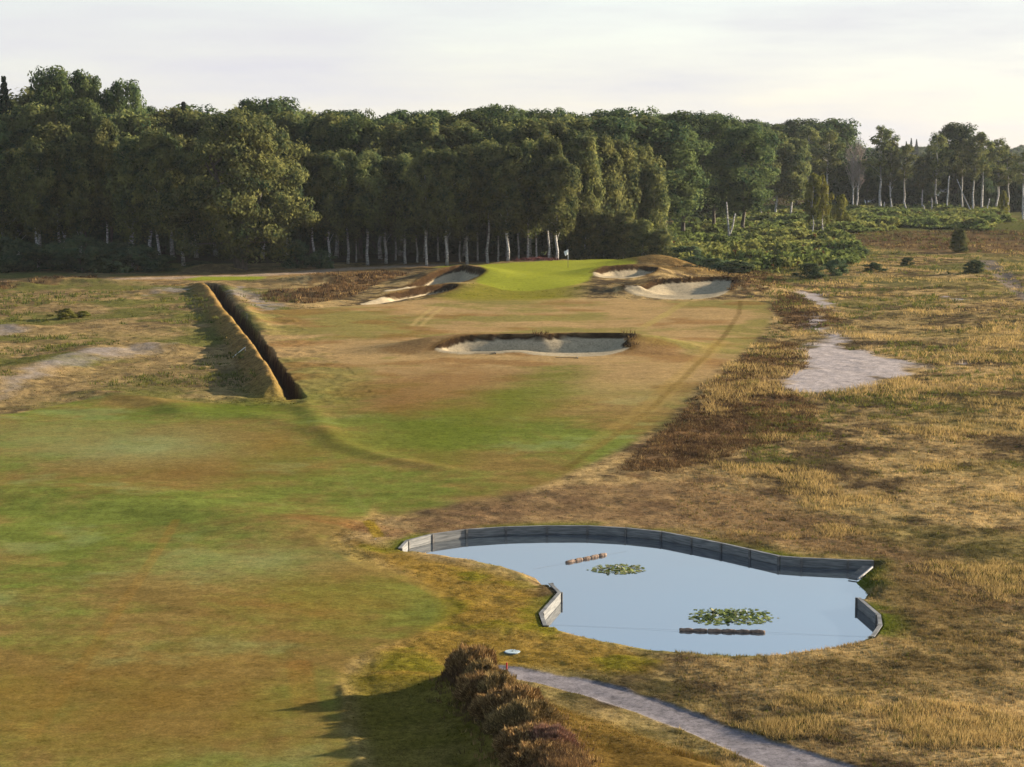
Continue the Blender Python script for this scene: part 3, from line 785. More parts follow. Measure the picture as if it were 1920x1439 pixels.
def make_tree(seed, H, cb, rx, prof, ncl, each, leaf, crad, tr, droop=0, nlimb=14, bark=None, leafm=None, fork=0, lean=0.3, csq=(1, 1, 1.2), ymul=1.0):
    rng = np.random.default_rng(seed); rnd = random.Random(seed)
    top = Vector((rnd.uniform(-lean, lean), rnd.uniform(-lean, lean), H * .93))
    tk = MB(); C = []
    stems = [top]
    if fork:
        stems = [Vector((math.cos(a) * fork, math.sin(a) * fork * .6, H * .8)) for a in (0.2, 2.9)] 
    for s_ in stems:
        pts = wander((0, 0, -.4), s_, 7, .16 * (1 + tr), rnd)
        if fork:
            pts = [Vector((p.x, p.y, p.z)) for p in pts]
        tk.tube(pts, [tr * (1.25 if i == 0 else (1 - i / 7.0) * .85 + .12) for i in range(8)], 7)
    for i in range(ncl):
        t = (i + rng.uniform(0, 1)) / ncl
        t = t ** .92
        r = rx * np.interp(t, *prof)
        u = rng.uniform(0, 1) ** .42
        a = rng.uniform(0, 2 * math.pi)
        lob = 1 + .22 * math.sin(3 * a + seed) * math.cos(5 * t + seed) + .14 * math.sin(5 * a - 2 * seed + 6 * t)
        C.append((math.cos(a) * r * u * lob + top.x * t, math.sin(a) * r * u * lob * ymul + top.y * t, H * (cb + (1 - cb) * t) + rng.uniform(-.3, .3) - .04 * r * u * u * H * .05))
    C = np.array(C); Rr = crad * rng.uniform(.65, 1.3, (ncl, 1)) * np.array(csq)[None, :]
    Rr[C[:, 2] > H * .9] *= .8
    sel = rng.permutation(ncl)[:nlimb]
    for j in sel:
        c = C[j]; z0 = max(H * .18, c[2] - .35 * np.hypot(c[0], c[1]) - rnd.uniform(.6, 2.0))
        st = rnd.choice(stems); f = min(z0 / st.z, 1)
        tk.tube(wander((st.x * f, st.y * f, z0), tuple(c), 3, .15, rnd), [tr * .38 * (1 - f * .6), tr * .26 * (1 - f * .5), tr * .17, tr * .06], 5, False)
    V, F = leaf_cloud(rng, C, Rr, each, leaf, np.array([0, 0, H * (cb + (1 - cb) * .4)]), droop)
    me = mesh_np('crown', V, F); me.materials.append(leafm)
    tm = tk.mesh('trunk', True); tm.materials.append(bark)
    return dict(H=H, W=2 * rx + crad, crown=me, trunk=tm)

PB = ([0, .12, .35, .65, .88, 1], [.5, .85, 1, .95, .78, .42])
PO = ([0, .15, .4, .7, .9, 1], [.6, .95, 1, .97, .82, .5])
PE = ([0, .1, .3, .6, .85, 1], [.85, 1, .97, .82, .6, .3])
PT = ([0, .2, .5, .8, 1], [.3, .75, 1, .8, .25])
BIRCH = [make_tree(11 + i, 18, .30 + .04 * i, 2.5, PB, 88, 150, .20, 1.12, .20, .9, 16, M_BIRCH, M_BIRCH_LEAF, csq=(.9, .9, 1.35)) for i in range(3)]
OAK = [make_tree(31 + i, 19, .26, 4.3, PO, 105, 170, .215, 1.5, .3, 0, 16, M_BARK, M_OAK_LEAF, csq=(1.1, 1.1, .9)) for i in range(3)]
EDGE = [make_tree(51 + i, 14, .06, 2.9, PE, 95, 150, .195, 1.15, .14, .6, 12, M_BIRCH, M_EDGE_LEAF, csq=(.95, .95, 1.25)) for i in range(2)]
TALLB = [make_tree(61 + i, 21, .52 - .06 * i, 2.5, PT, 44, 85, .20, .85, .22, .5, 20, M_BIRCH, M_BIRCH_LEAF, csq=(1, 1, 1.15), lean=.9) for i in range(3)]
BIGOAK = make_tree(71, 19.5, .12, 7.9, ([0, .12, .35, .6, .85, 1], [.62, .9, 1, .86, .6, .3]), 250, 140, .205, 1.35, .62, .3, 40, M_BARK, M_EDGE_LEAF, fork=3.4, csq=(1.1, 1.1, 1.0), ymul=.85)
SHRUB = [make_tree(81 + i, 4, .03, 2.1, ([0, .3, .7, 1], [.9, 1, .8, .3]), 42, 95, .16, .62, .07, 0, 8, M_BARK, M_SHRUB_LEAF, csq=(1.1, 1.1, .8)) for i in range(2)]
YOUNG = [make_tree(91, 10, .32, 1.25, PB, 34, 95, .15, .6, .11, .5, 10, M_BIRCH, M_YELLOW_LEAF, csq=(.9, .9, 1.3), lean=.6),
         make_tree(92, 6, .10, 1.5, PE, 34, 100, .15, .6, .08, .3, 8, M_BIRCH, M_YELLOW_LEAF, csq=(.9, .9, 1.2))]

def make_conifer(seed, H=16):
    rng = np.random.default_rng(seed); C = []; Rr = []
    for i in range(27):                        # whorls of drooping boughs
        t = i / 27; r = 3.4 * (1 - t) ** .9 + .05
        for b in range(6):
            a = b * 1.05 + i * .7 + rng.uniform(-.3, .3)
            for q in (.35, .7, 1.0):
                C.append((math.cos(a) * r * q, math.sin(a) * r * q, H * (.15 + .85 * t) - .25 * r * q * q + .15 * q)); Rr.append((.05 + .17 * r, .05 + .17 * r, .26))
    V, F = leaf_cloud(rng, np.array(C), np.array(Rr), 12, .2, np.array([0, 0, H * .4]))
    me = mesh_np('crown', V, F); me.materials.append(M_CONIFER)
    tk = MB(); tk.tube([(0, 0, -.3), (0, 0, H * .98)], [.22, .03], 6); tm = tk.mesh('trunk', True); tm.materials.append(M_BARK)
    return dict(H=H, W=4.6, crown=me, trunk=tm)
CONIFER = make_conifer(101)

ORD = ['first', 'second', 'third', 'fourth', 'fifth', 'sixth', 'seventh', 'eighth', 'ninth', 'tenth', 'eleventh', 'twelfth', 'thirteenth', 'fourteenth', 'fifteenth',
       'sixteenth', 'seventeenth', 'eighteenth', 'nineteenth', 'twentieth', 'twenty-first', 'twenty-second', 'twenty-third', 'twenty-fourth', 'twenty-fifth', 'twenty-sixth',
       'twenty-seventh', 'twenty-eighth', 'twenty-ninth', 'thirtieth', 'thirty-first', 'thirty-second', 'thirty-third', 'thirty-fourth', 'thirty-fifth', 'thirty-sixth']
TRND = random.Random(5)
def zat(x, y): return float(zfun(np.array([float(x)]), np.array([float(y)]))[0]) if y < 400 else .9 * (1 if x > 60 else .5)
def plant(name, proto, px, d, topy, wpx, label, cat, group=None, base_z=None, rz=None):
    x = at(px, d); z = zat(x, d) if base_z is None else base_z
    h = ztop(topy, d) - z
    sz = h / proto['H']
    sx = (wpx * 1.14 * d / F_PX) / proto['W'] if wpx else sz
    e = empty(name, (x, d, z - .05), TRND.uniform(0, 6.28) if rz is None else rz, (sx, sx, sz))
    link('trunk', proto['trunk'], parent=e); link('crown', proto['crown'], parent=e)
    tag(e, label, cat, group)
    return e

# front row, left of the old oak
for i, (px, tp) in enumerate([(6, 300), (36, 286), (72, 270), (112, 240), (152, 258), (203, 236), (250, 262), (298, 250)]):
    plant('birch_tree', BIRCH[i % 3], px, 260 + TRND.uniform(-3, 4), tp, TRND.uniform(74, 92), 'weeping birch left of the old oak, %s from the left edge' % ORD[i], 'birch tree', 'front birches left of the old oak')
plant('oak_tree', BIGOAK, 452, 257, 226, 262, 'huge spreading tree with a forked grey trunk at the head of the ditch', 'tree', rz=.35)
for i, (px, tp) in enumerate([(345, 262), (588, 296), (618, 290), (652, 287), (690, 291), (724, 300), (760, 294), (800, 287), (838, 285), (876, 279), (915, 272), (952, 276), (990, 268), (1028, 262), (1044, 298)]):
    if i == 0:
        plant('birch_tree', BIRCH[1], px, 268, tp, 90, 'dark birch tucked against the left side of the old spreading tree', 'birch tree', 'front birches behind the green'); continue
    plant('birch_tree', BIRCH[(i * 2) % 3], px, 270 + TRND.uniform(-3, 4), tp, TRND.uniform(66, 90), 'pale-trunked front birch behind the green, %s right of the old oak' % ORD[i - 1], 'birch tree', 'front birches behind the green')
for i, (px, tp, d) in enumerate([(668, 312, 277), (742, 306, 281), (782, 318, 276), (822, 300, 280), (862, 308, 277), (896, 296, 281), (934, 302, 277), (972, 294, 280), (1006, 300, 276)]):
    plant('slim_birch', BIRCH[i % 3], px, d, tp, TRND.uniform(40, 54), 'slim birch squeezed among the front birches behind the green, %s from left' % ORD[i], 'birch tree', 'slim birches behind the green')
# sunlit right-hand end of the wood
for i, (px, tp, d, w, k) in enumerate([(1088, 262, 284, 92, 0), (1128, 262, 292, 96, 1), (1165, 268, 298, 96, 0), (1200, 280, 302, 92, 1), (1226, 318, 300, 70, 0)]):
    plant('birch_tree', EDGE[k], px, d, tp, w, 'sunlit birch leafy to the ground, %s from the flag at the wood end' % ORD[i], 'birch tree', 'leafy birches at the right end of the wood')
for i, (px, tp, d, w) in enumerate([(1062, 408, 280, 54), (1096, 378, 281, 66), (1132, 402, 279, 60), (1168, 398, 280, 62), (1204, 412, 278, 60), (1236, 432, 277, 52)]):
    plant('sapling', EDGE[i % 2], px, d, tp, w, 'low bushy sapling at the wood edge behind the putting green, %s from the flag' % ORD[i], 'sapling', 'saplings behind the green')
# second row
px = -10; i = 0
while px < 1075:
    tp = np.interp(px, [0, 120, 250, 330, 430, 560, 700, 850, 1000, 1075], [228, 205, 218, 212, 215, 226, 232, 240, 238, 250]) + TRND.uniform(-14, 14)
    pr = TRND.choice([BIRCH[0], BIRCH[1], BIRCH[2], OAK[0], OAK[1]])
    isb = pr in BIRCH
    plant('birch_tree' if isb else 'oak_tree', pr, px, 288 + TRND.uniform(-4, 5), tp, TRND.uniform(88, 112) if isb else TRND.uniform(110, 140),
          ('olive birch crown just behind the front trees, %s crown from the left' if isb else 'dark rounded crown just behind the front trees, %s crown from the left') % ORD[i], 'birch tree' if isb else 'tree', 'second row of the wood')
    px += TRND.uniform(34, 48); i += 1
# third row: the skyline
px = -25; i = 0
while px < 1270:
    tp = np.interp(px, [-30, 40, 120, 180, 235, 300, 350, 440, 510, 570, 650, 760, 880, 950, 1050, 1150, 1270], [190, 185, 176, 186, 190, 205, 200, 206, 198, 222, 216, 220, 212, 210, 222, 218, 236]) + TRND.uniform(-5, 14)
    pr = OAK[i % 3] if TRND.random() < .7 else BIRCH[i % 3]
    plant('skyline_tree', pr, px, 318 + TRND.uniform(-6, 8), tp, TRND.uniform(95, 150), 'tree forming the skyline of the main wood, %s crown from the left' % ORD[i % 36], 'tree', 'skyline trees of the main wood')
    px += TRND.uniform(36, 54); i += 1
plant('oak_tree', OAK[0], 112, 305, 142, 112, 'tallest dark tree on the skyline near the left corner', 'tree')
plant('oak_tree', OAK[2], 168, 308, 146, 96, 'tall dark tree on the skyline, right neighbour of the tallest', 'tree')
plant('oak_tree', OAK[1], 236, 306, 160, 84, 'peaked tall tree on the skyline above the left birches', 'tree')
plant('oak_tree', OAK[1], 505, 300, 192, 150, 'broad dark dome of a tree above the old spreading oak', 'tree')
plant('conifer_tree', CONIFER, 17, 300, 142, 50, 'lone pointed conifer tip at the top left of the wood', 'conifer')
plant('conifer_tree', CONIFER, 350, 312, 190, 46, 'dark pointed conifer breaking the skyline left of the broad dome', 'conifer')
# deep rows
px = 560; i = 0
while px < 1420:
    tp = np.interp(px, [560, 760, 900, 1000, 1140, 1250, 1420], [216, 216, 204, 212, 210, 212, 232]) + TRND.uniform(-4, 12)
    plant('oak_tree', OAK[(i + 1) % 3], px, 356 + TRND.uniform(-10, 12), tp, TRND.uniform(95, 130), 'rounded tree top deep behind the skyline trees, %s from the left' % ORD[i], 'tree', 'tree tops deep in the main wood')
    px += TRND.uniform(42, 60); i += 1
# understorey of the wood: left thicket and the dark floor behind the trunks
for i, (px, tp, w) in enumerate([(-5, 448, 110), (45, 452, 110), (98, 458, 105), (150, 446, 120), (205, 456, 110), (258, 462, 100), (300, 478, 80)]):
    plant('shrub', SHRUB[i % 2], px, 254 + TRND.uniform(-2, 3), tp, w, 'green thicket shrub under the left birches, %s from the left edge' % ORD[i], 'shrub', 'thicket shrubs under the left birches')
px = -30; i = 0
while px < 1060:
    plant('shrub', SHRUB[i % 2], px, 298 + TRND.uniform(-3, 5), 392 + TRND.uniform(-25, 20), TRND.uniform(70, 100), 'dark understorey bush in the shade behind the birch trunks', 'shrub', 'understorey bushes inside the wood')
    px += TRND.uniform(26, 36); i += 1
for i, (px, tp) in enumerate([(556, 452), (600, 470)]):
    plant('shrub', SHRUB[i % 2], px, 262, tp, 60, 'shaded bush at the foot of the old spreading tree, %s from its trunk' % ORD[i], 'shrub')
plant('shrub', SHRUB[0], 372, 258, 488, 60, 'low tangled bush left of the old forked trunk', 'shrub')
# wood on the right
for i, (px, tp, w, k) in enumerate([(1262, 300, 90, 3), (1292, 272, 90, 4), (1330, 258, 92, 3), (1368, 256, 70, 1), (1398, 262, 66, 0), (1424, 256, 70, 2), (1452, 252, 72, 1), (1482, 264, 66, 0)]):
    pr = OAK[k - 3] if k > 2 else BIRCH[k]
    plant('birch_tree' if k < 3 else 'oak_tree', pr, px, 432 + TRND.uniform(-5, 8), tp, w, ('sunlit birch with slim white trunk right of the wood gap, %s from the gap' if k < 3 else 'dark shaded tree in the gap between the two woods, %s from the left') % ORD[i], 'birch tree' if k < 3 else 'tree', 'trees right of the gap in the wood')
px = 1240; i = 0
while px < 1570:
    plant('oak_tree', OAK[i % 3], px, 485 + TRND.uniform(-8, 8), np.interp(px, [1240, 1320, 1450, 1570], [218, 216, 232, 232]) + TRND.uniform(-4, 10), TRND.uniform(80, 110), 'rounded skyline tree between the gap and the bare birch, %s from left' % ORD[i], 'tree', 'skyline trees right of the gap')
    px += TRND.uniform(30, 42); i += 1
for i, (px, tp, w, k) in enumerate([(1516, 240, 66, 2), (1548, 246, 60, 0), (1648, 240, 70, 1), (1668, 262, 44, 2), (1692, 272, 52, 0), (1724, 292, 44, 1), (1752, 252, 54, 2), (1800, 262, 46, 0), (1818, 252, 54, 1), (1838, 250, 60, 0), (1866, 262, 54, 2), (1888, 276, 46, 1), (1914, 284, 54, 0)]):
    plant('tall_birch', TALLB[k], px, 470 + TRND.uniform(-6, 6), tp, w, 'tall white-trunked birch edging the right-hand wood, %s from the left' % ORD[i], 'birch tree', 'tall birches along the right-hand wood')
for i, (px, tp, w) in enumerate([(1535, 238, 74), (1585, 306, 60), (1622, 298, 56), (1660, 312, 60), (1700, 318, 60), (1735, 304, 56), (1785, 238, 92), (1832, 306, 56), (1866, 308, 60), (1902, 312, 60), (1940, 306, 60)]):
    plant('oak_tree', OAK[i % 3], px, 496 + TRND.uniform(-6, 6), tp, w, 'dark tree behind the right-hand birches, %s from the left' % ORD[i], 'tree', 'dark trees behind the right-hand birches')
px = 1530; i = 0
while px < 1950:
    if 1628 < px < 1662 or 1738 < px < 1768:
        px += 12; continue
    plant('shrub', SHRUB[i % 2], px, 484 + TRND.uniform(-4, 14), 350 + TRND.uniform(-15, 14), TRND.uniform(46, 70), 'shadowy undergrowth bush between the right-hand birch trunks', 'shrub', 'undergrowth of the right-hand wood')
    px += TRND.uniform(20, 30); i += 1
# far ridge
px = 1560; i = 0
while px < 1990:
    plant('far_tree', OAK[i % 3], px, 1300 + TRND.uniform(-60, 60), 276 + TRND.uniform(-4, 6), TRND.uniform(24, 34), 'tiny hazy tree on the far ridge beyond the right-hand wood', 'tree', 'trees on the far ridge', base_z=0)
    px += TRND.uniform(11, 17); i += 1
for i, (px, tp) in enumerate([(1694, 265), (1703, 259), (1713, 261)]):
    plant('far_conifer', CONIFER, px, 1220, tp, 11, 'far conifer spire above the ridge, %s of three from the left' % ORD[i], 'conifer', 'conifer spires on the far ridge', base_z=0)

# bare birch
def bare_tree(px, d, topy, base_z=.9):
    rnd = random.Random(3); H = ztop(topy, d) - base_z
    e = empty('bare_birch', (at(px, d), d, base_z - .1))
    tk = MB(); br = MB()
    for s_ in (-.55, .6):
        tk.tube(wander((s_ * .6, 0, -.3), (s_ * 1.6 + .3, .2, H * .66), 7, .12, rnd), [.24, .21, .19, .17, .15, .12, .09, .06], 7)
        for j in range(34):
            f = rnd.uniform(.38, .98); z0 = H * .66 * f
            p0 = Vector((s_ * .6 + (s_ * 1.0 + .3) * f, .1, z0))
            a = rnd.uniform(0, 6.28); ln = rnd.uniform(2.0, 4.6) * (1.1 - .2 * f)
            p1 = p0 + Vector((math.cos(a) * ln * .45, math.sin(a) * ln * .45, ln * rnd.uniform(.75, 1.15)))
            p1.z = min(p1.z, H * .93)
            br.tube(wander(p0, p1, 3, .12, rnd), [.10, .08, .06, .045], 4, False)
            for q in range(9):
                b0 = p0.lerp(p1, rnd.uniform(.35, 1)); a2 = rnd.uniform(0, 6.28); l2 = rnd.uniform(.8, 1.9)
                b1 = b0 + Vector((math.cos(a2) * l2 * .6, math.sin(a2) * l2 * .6, l2 * rnd.uniform(.3, .9))); b1.z = min(b1.z, H)
                br.tube([b0, (b0 + b1) / 2 + Vector((0, 0, .1)), b1], [.05, .04, .028], 3, False)
    tk.build('trunk', M_BIRCH, e, True); br.build('crown', M_TWIG, e)
    tag(e, 'leafless pale birch with fan of bare twigs above the right-hand wood', 'dead tree')
bare_tree(1600, 468, 228)

# broken and dead trunks on the heath
def snag(px, d, topy, lean_px, r, label, base_z=None, fork=False, name='dead_trunk'):
    x = at(px, d); z = zat(x, d) if base_z is None else base_z
    H = ztop(topy, d) - z; rnd = random.Random(px)
    e = MB()
    lx = lean_px * d / F_PX
    e.tube(wander((0, 0, -.3), (lx, .3, H), 5, .05 + .02 * H * .5, rnd), [r * 1.2, r, r * .92, r * .85, r * .75, r * .45], 7)
    if fork:
        e.tube(wander((lx * .1, .1, H * .12), (lx + 14 * d / F_PX * 1.2, .5, H * .72), 5, .08, rnd), [r, r * .9, r * .85, r * .8, r * .7, r * .5], 7)
        e.tube(wander((lx * .6, .2, H * .6), (lx + 1.2, .2, H * .55), 3, .05, rnd), [r * .4, r * .3, r * .2, r * .1], 5)
    o = e.build(name, M_BIRCH, None, True); o.location = (x, d, z)
    tag(o, label, 'dead trunk', 'dead birch trunks on the heath')
snag(1367, 330, 378, -6, .17, 'forked pair of broken white birch stumps in the bracken', fork=True)
snag(1656, 458, 378, 0, .2, 'short upright white stump left of the pale house corner', .9)
snag(1700, 458, 373, -8, .22, 'leaning white stump in front of the pale house', .9)
snag(1735, 458, 384, -6, .16, 'thin leaning stump between the pale house and the tall stump', .9)
snag(1772, 458, 330, 4, .2, 'tall broken white trunk without a crown', .9)
snag(1746, 458, 370, -2, .16, 'slim stub of trunk close left of a tall birch', .9)
snag(1822, 458, 335, -32, .15, 'long thin dead trunk leaning steeply to the left', .9)
snag(1845, 456, 372, 7, .17, 'white stump leaning right among the right-hand birches', .9)
snag(1915, 425, 368, 2, .2, 'bare grey post-like trunk near the right edge', .9)
# young trees and bushes on the heath
def heath(name, proto, px, d, topy, w, label, cat, group=None): return plant(name, proto, px, d, topy, w, label, cat, group)
heath('young_birch', YOUNG[0], 1524, 345, 328, 34, 'young yellow-green birch with white stem, left of a close pair', 'birch tree')
heath('young_birch', YOUNG[0], 1540, 347, 332, 34, 'young yellow-green birch with white stem, right of a close pair', 'birch tree')
heath('young_birch', YOUNG[1], 1573, 372, 368, 40, 'small conical yellow-green birch bush right of the young pair', 'sapling')
heath('young_birch', YOUNG[1], 1878, 430, 360, 22, 'little yellow-green sapling in front of the right-hand birches', 'sapling')
plant('round_bush', SHRUB[0], 1318, 396, 360, 118, 'big rounded grey-green bush in the gap between the woods', 'bush')
for i, (px, d, tp, w, lb) in enumerate([(1798, 300, 428, 36, 'conical dark green bush standing alone on the brown heath'), (1828, 246, 487, 42, 'dense dark green gorse bush near the sandy track'),
        (1522, 238, 494, 58, 'low wide dark gorse bush left of the dry grass'), (1566, 246, 486, 50, 'gorse bush behind the low wide one'), (1638, 250, 492, 44, 'flat gorse bush at the front of the dry grass, farthest right'),
        (1300, 258, 480, 60, 'gorse bush just right of the tall mound'), (1340, 252, 484, 70, 'bright gorse bush above the large right bunker'), (1385, 250, 488, 66, 'gorse bush right of the bright one above the large bunker'),
        (1290, 275, 462, 70, 'dark bush between the mound and the bracken slope'), (1610, 290, 462, 40, 'small dark bush at the front of the bracken'), (1700, 265, 482, 26, 'tiny round bush in pale dry grass')]):
    heath('gorse_bush', EDGE[0] if i == 0 else SHRUB[i % 2], px, d, tp, w, lb, 'bush', 'bushes on the heath')
heath('leafy_shrub', YOUNG[1], 118, 181, 578, 46, 'little bright green leafy shrub in the left rough', 'shrub')
heath('leafy_shrub', YOUNG[1], 152, 183, 582, 36, 'smaller bright green shrub right of the other in the left rough', 'shrub')

# pale house glimpsed between the trunks
M_RENDER = noise_mat('white_render', (.62, .62, .60), (.74, .73, .70), 1.2, .9, 0)
M_TILE = noise_mat('grey_roof', (.10, .09, .09), (.18, .16, .15), 3, .9, .2)
M_PANE = noise_mat('window_glass', (.03, .035, .04), (.05, .06, .07), 1, .1, 0, spec=.6)
def house():
    d = 520; x0, x1 = at(1628, d), at(1775, d); w = x1 - x0
    e = empty('white_house', ((x0 + x1) / 2, d, .9))
    m = MB(); m.box((0, 4, 2.1), (w, 8, 4.6)); m.build('wall', M_RENDER, e)
    m = MB(); h = 4.42
    m.add([(-w / 2 - .4, -.5, h), (w / 2 + .4, -.5, h), (w / 2 + .4, 8.5, h), (-w / 2 - .4, 8.5, h), (-w / 2 + 2, 4, h + 2.8), (w / 2 - 2, 4, h + 2.8)],
          [(0, 1, 5, 4), (1, 2, 5), (2, 3, 4, 5), (3, 0, 4), (3, 2, 1, 0)]); m.build('roof', M_TILE, e)
    for k in range(5):
        m = MB(); m.box((-w / 2 + w * (k + .5) / 5, -.03, 2.2), (1.5, .1, 1.3)); o = m.build('window', M_RENDER, e)
        m = MB(); m.box((-w / 2 + w * (k + .5) / 5, -.09, 2.2), (1.3, .04, 1.1)); m.build('pane', M_PANE, o)
    tag(e, 'pale low house glimpsed between the birch trunks of the right-hand wood', 'house')
house()
# ------------------------------------------------------------------ pond walls, floats, lilies
M_BOARD = noise_mat('weathered_board', (.075, .075, .072), (.20, .195, .18), 3, .85, .35, .01, (.6, .6, 8))
M_POST = noise_mat('dark_post', (.07, .065, .06), (.16, .145, .125), 6, .9, .3, .01)
M_STRAW = noise_mat('straw', (.11, .075, .055), (.25, .175, .125), 9, .95, .7, .03)
M_ROPE = noise_mat('rope', (.06, .055, .05), (.12, .11, .10), 9, .9, 0)
def pond_wall(P, label, z_top=.03, flip=1):
    e = empty('timber_revetment', (P[0][0], P[0][1], 0)); o0 = Vector((P[0][0], P[0][1], 0))
    n = len(P)
    for i in range(n - 1):
        a, b = Vector((*P[i], 0)), Vector((*P[i + 1], 0)); t = (b - a); L = t.length; t.normalize()
        nrm = Vector((t.y, -t.x, 0)) * flip           # towards the water
        rz = math.atan2(t.y, t.x); mid = (a + b) / 2 - o0
        for j in range(2):
            m = MB(); hh = .30
            c = mid + nrm * (.10 + .006 * ((i + j) % 2))
            m.box((c.x, c.y, z_top - .02 - hh / 2 - j * (hh + .008)), (L - .03, .05, hh), rz)
            m.build('board', M_BOARD, e)
        m = MB(); c = mid + nrm * .07; m.box((c.x, c.y, z_top - .005), (L + .02, .13, .03), rz); m.build('cap', M_BOARD, e)
    for i in range(n):
        p = Vector((*P[i], 0)) - o0
        a = Vector((*P[max(i - 1, 0)], 0)); b = Vector((*P[min(i + 1, n - 1)], 0)); t = (b - a).normalized(); nrm = Vector((t.y, -t.x, 0)) * flip
        m = MB(); c = p + nrm * .15; m.box((c.x, c.y, -.45), (.085, .07, .98), math.atan2(t.y, t.x)); m.build('post', M_POST, e)
    tag(e, label, 'retaining wall', 'timber walls of the pond')
pond_wall(W_BACK, 'long curved grey timber wall along the far side of the pond')
pond_wall(W_RIGHT, 'short dark timber wall at the right-hand end of the pond')
pond_wall(W_LEFT, 'short sunlit timber wall on the grassy point left of the pond')

def straw_boom(pa, pb, label, rope_a, rope_b, nseg):
    a, b = Vector((*G(*pa, WATER_Z), WATER_Z)), Vector((*G(*pb, WATER_Z), WATER_Z))
    e = empty('straw_boom', a); rnd = random.Random(pa[0])
    d = (b - a) / nseg
    for k in range(nseg):
        m = MB(); pts = []; rr = []
        for j in range(9):
            t = j / 8; pts.append(d * (k + t) + Vector((rnd.uniform(-.015, .015), rnd.uniform(-.02, .02), .03 + rnd.uniform(-.01, .01)))); rr.append(.045 + .026 * math.sin(math.pi * t) ** .6 * (.85 + .3 * rnd.random()))
        m.tube(pts, rr, 9); m.build('straw_bundle', M_STRAW, e, True)
    m = MB()
    for (p0, q) in ((Vector((0, 0, 0)), rope_a), (b - a, rope_b)):
        p1 = Vector((*G(*q, WATER_Z), WATER_Z)) - a
        m.tube([p0 + Vector((0, 0, .03)), p0.lerp(p1, .5) + Vector((0, 0, .012)), p1 + Vector((0, 0, .012))], .0014, 4)
    m.build('rope', M_ROPE, e)
    tag(e, label, 'straw boom', 'straw booms floating on the pond')
straw_boom((1062, 1056), (1136, 1041), 'tilted brown straw boom floating in the far part of the pond', (1000, 1068), (1175, 1034), 5)
straw_boom((1273, 1183), (1434, 1187), 'long level brown straw boom floating in the near part of the pond', (1030, 1172), (1635, 1195), 6)

M_PAD = leaf_mat('lily_pads', (.06, .085, .02), (.24, .27, .09), .1, .1, 1.3)
M_PADDRY = leaf_mat('lily_pads_dry', (.14, .13, .06), (.30, .28, .16), .1, .1, 1.3)
M_FLOWER = noise_mat('lily_flower', (.75, .72, .62), (.85, .84, .8), 3, .6, 0)
def lilies(px, py, rx, ry, n, label, seed, up, dry=.2):
    cx, cy = G(px, py, WATER_Z); rng = np.random.default_rng(seed)
    e = empty('water_lily_patch', (cx, cy, WATER_Z))
    for nm, mat, cnt in (('lily_pads', M_PAD, int(n * (1 - dry))), ('dry_lily_pads', M_PADDRY, int(n * dry))):
        m = MB()
        for i in range(cnt):
            u = rng.uniform(0, 1) ** .6; a = rng.uniform(0, 6.28)
            x = math.cos(a) * rx * u + rng.normal() * .06 * rx; y = math.sin(a) * ry * u + rng.normal() * .1 * ry
            r = rng.uniform(.04, .085); z = .008 + rng.uniform(0, .012) + (up * rng.uniform(0, 1) ** 3 if u < .75 else 0)
            tx, ty = rng.normal(size=2) * (.06 if z < .03 else .45); a0 = rng.uniform(0, 6.28)
            ring = [(x + math.cos(a0 + .3 + 5.7 * k / 7) * r, y + math.sin(a0 + .3 + 5.7 * k / 7) * r) for k in range(8)]
            V = [(x, y, z)] + [(p[0], p[1], max(.004, z + (p[0] - x) * tx + (p[1] - y) * ty)) for p in ring]
            m.add(V, [(0, k, k + 1) for k in range(1, 8)])
        tag(m.build(nm, mat, e), kind='stuff')
    m = MB()
    for i in range(int(n * .012)):
        x = rng.normal() * rx * .35; y = rng.normal() * ry * .35
        for k in range(6):
            a = k * 1.047; m.add([(x, y, .03), (x + math.cos(a - .4) * .03, y + math.sin(a - .4) * .03, .06), (x + math.cos(a) * .055, y + math.sin(a) * .055, .1), (x + math.cos(a + .4) * .03, y + math.sin(a + .4) * .03, .06)], [(0, 1, 2, 3)])
    if m.v: tag(m.build('lily_flower', M_FLOWER, e), kind='stuff')
    tag(e, label, 'water lilies')
lilies(1160, 1068, 1.0, .85, 240, 'flat thin patch of lily pads in the far part of the pond', 4, .03, .35)
lilies(1372, 1157, 1.45, 1.15, 460, 'thick bright green patch of lily pads in the near part of the pond', 5, .05, .08)

# outlet board at the right corner
M_CONC = noise_mat('pale_board', (.28, .265, .24), (.40, .38, .35), 4, .8, .2)
def outlet():
    a = Vector((*G(1609, 1090, WATER_Z), WATER_Z + .02)); b = Vector((*G(1636, 1070, -.1), -.02))
    e = empty('outlet_board', a); t = b - a; L = t.length
    q = t.to_track_quat('X', 'Z').to_matrix().to_4x4()
    m = MB(); m.box((L / 2, 0, .06), (L, .05, .07), 0, q); m.build('plank', M_CONC, e)
    m = MB(); m.box((L / 2, .22, .02), (L, .36, .05), 0, q); m.build('chute', M_POST, e)
    tag(e, 'pale sloping plank running down the bank into the pond corner', 'outlet board')
outlet()

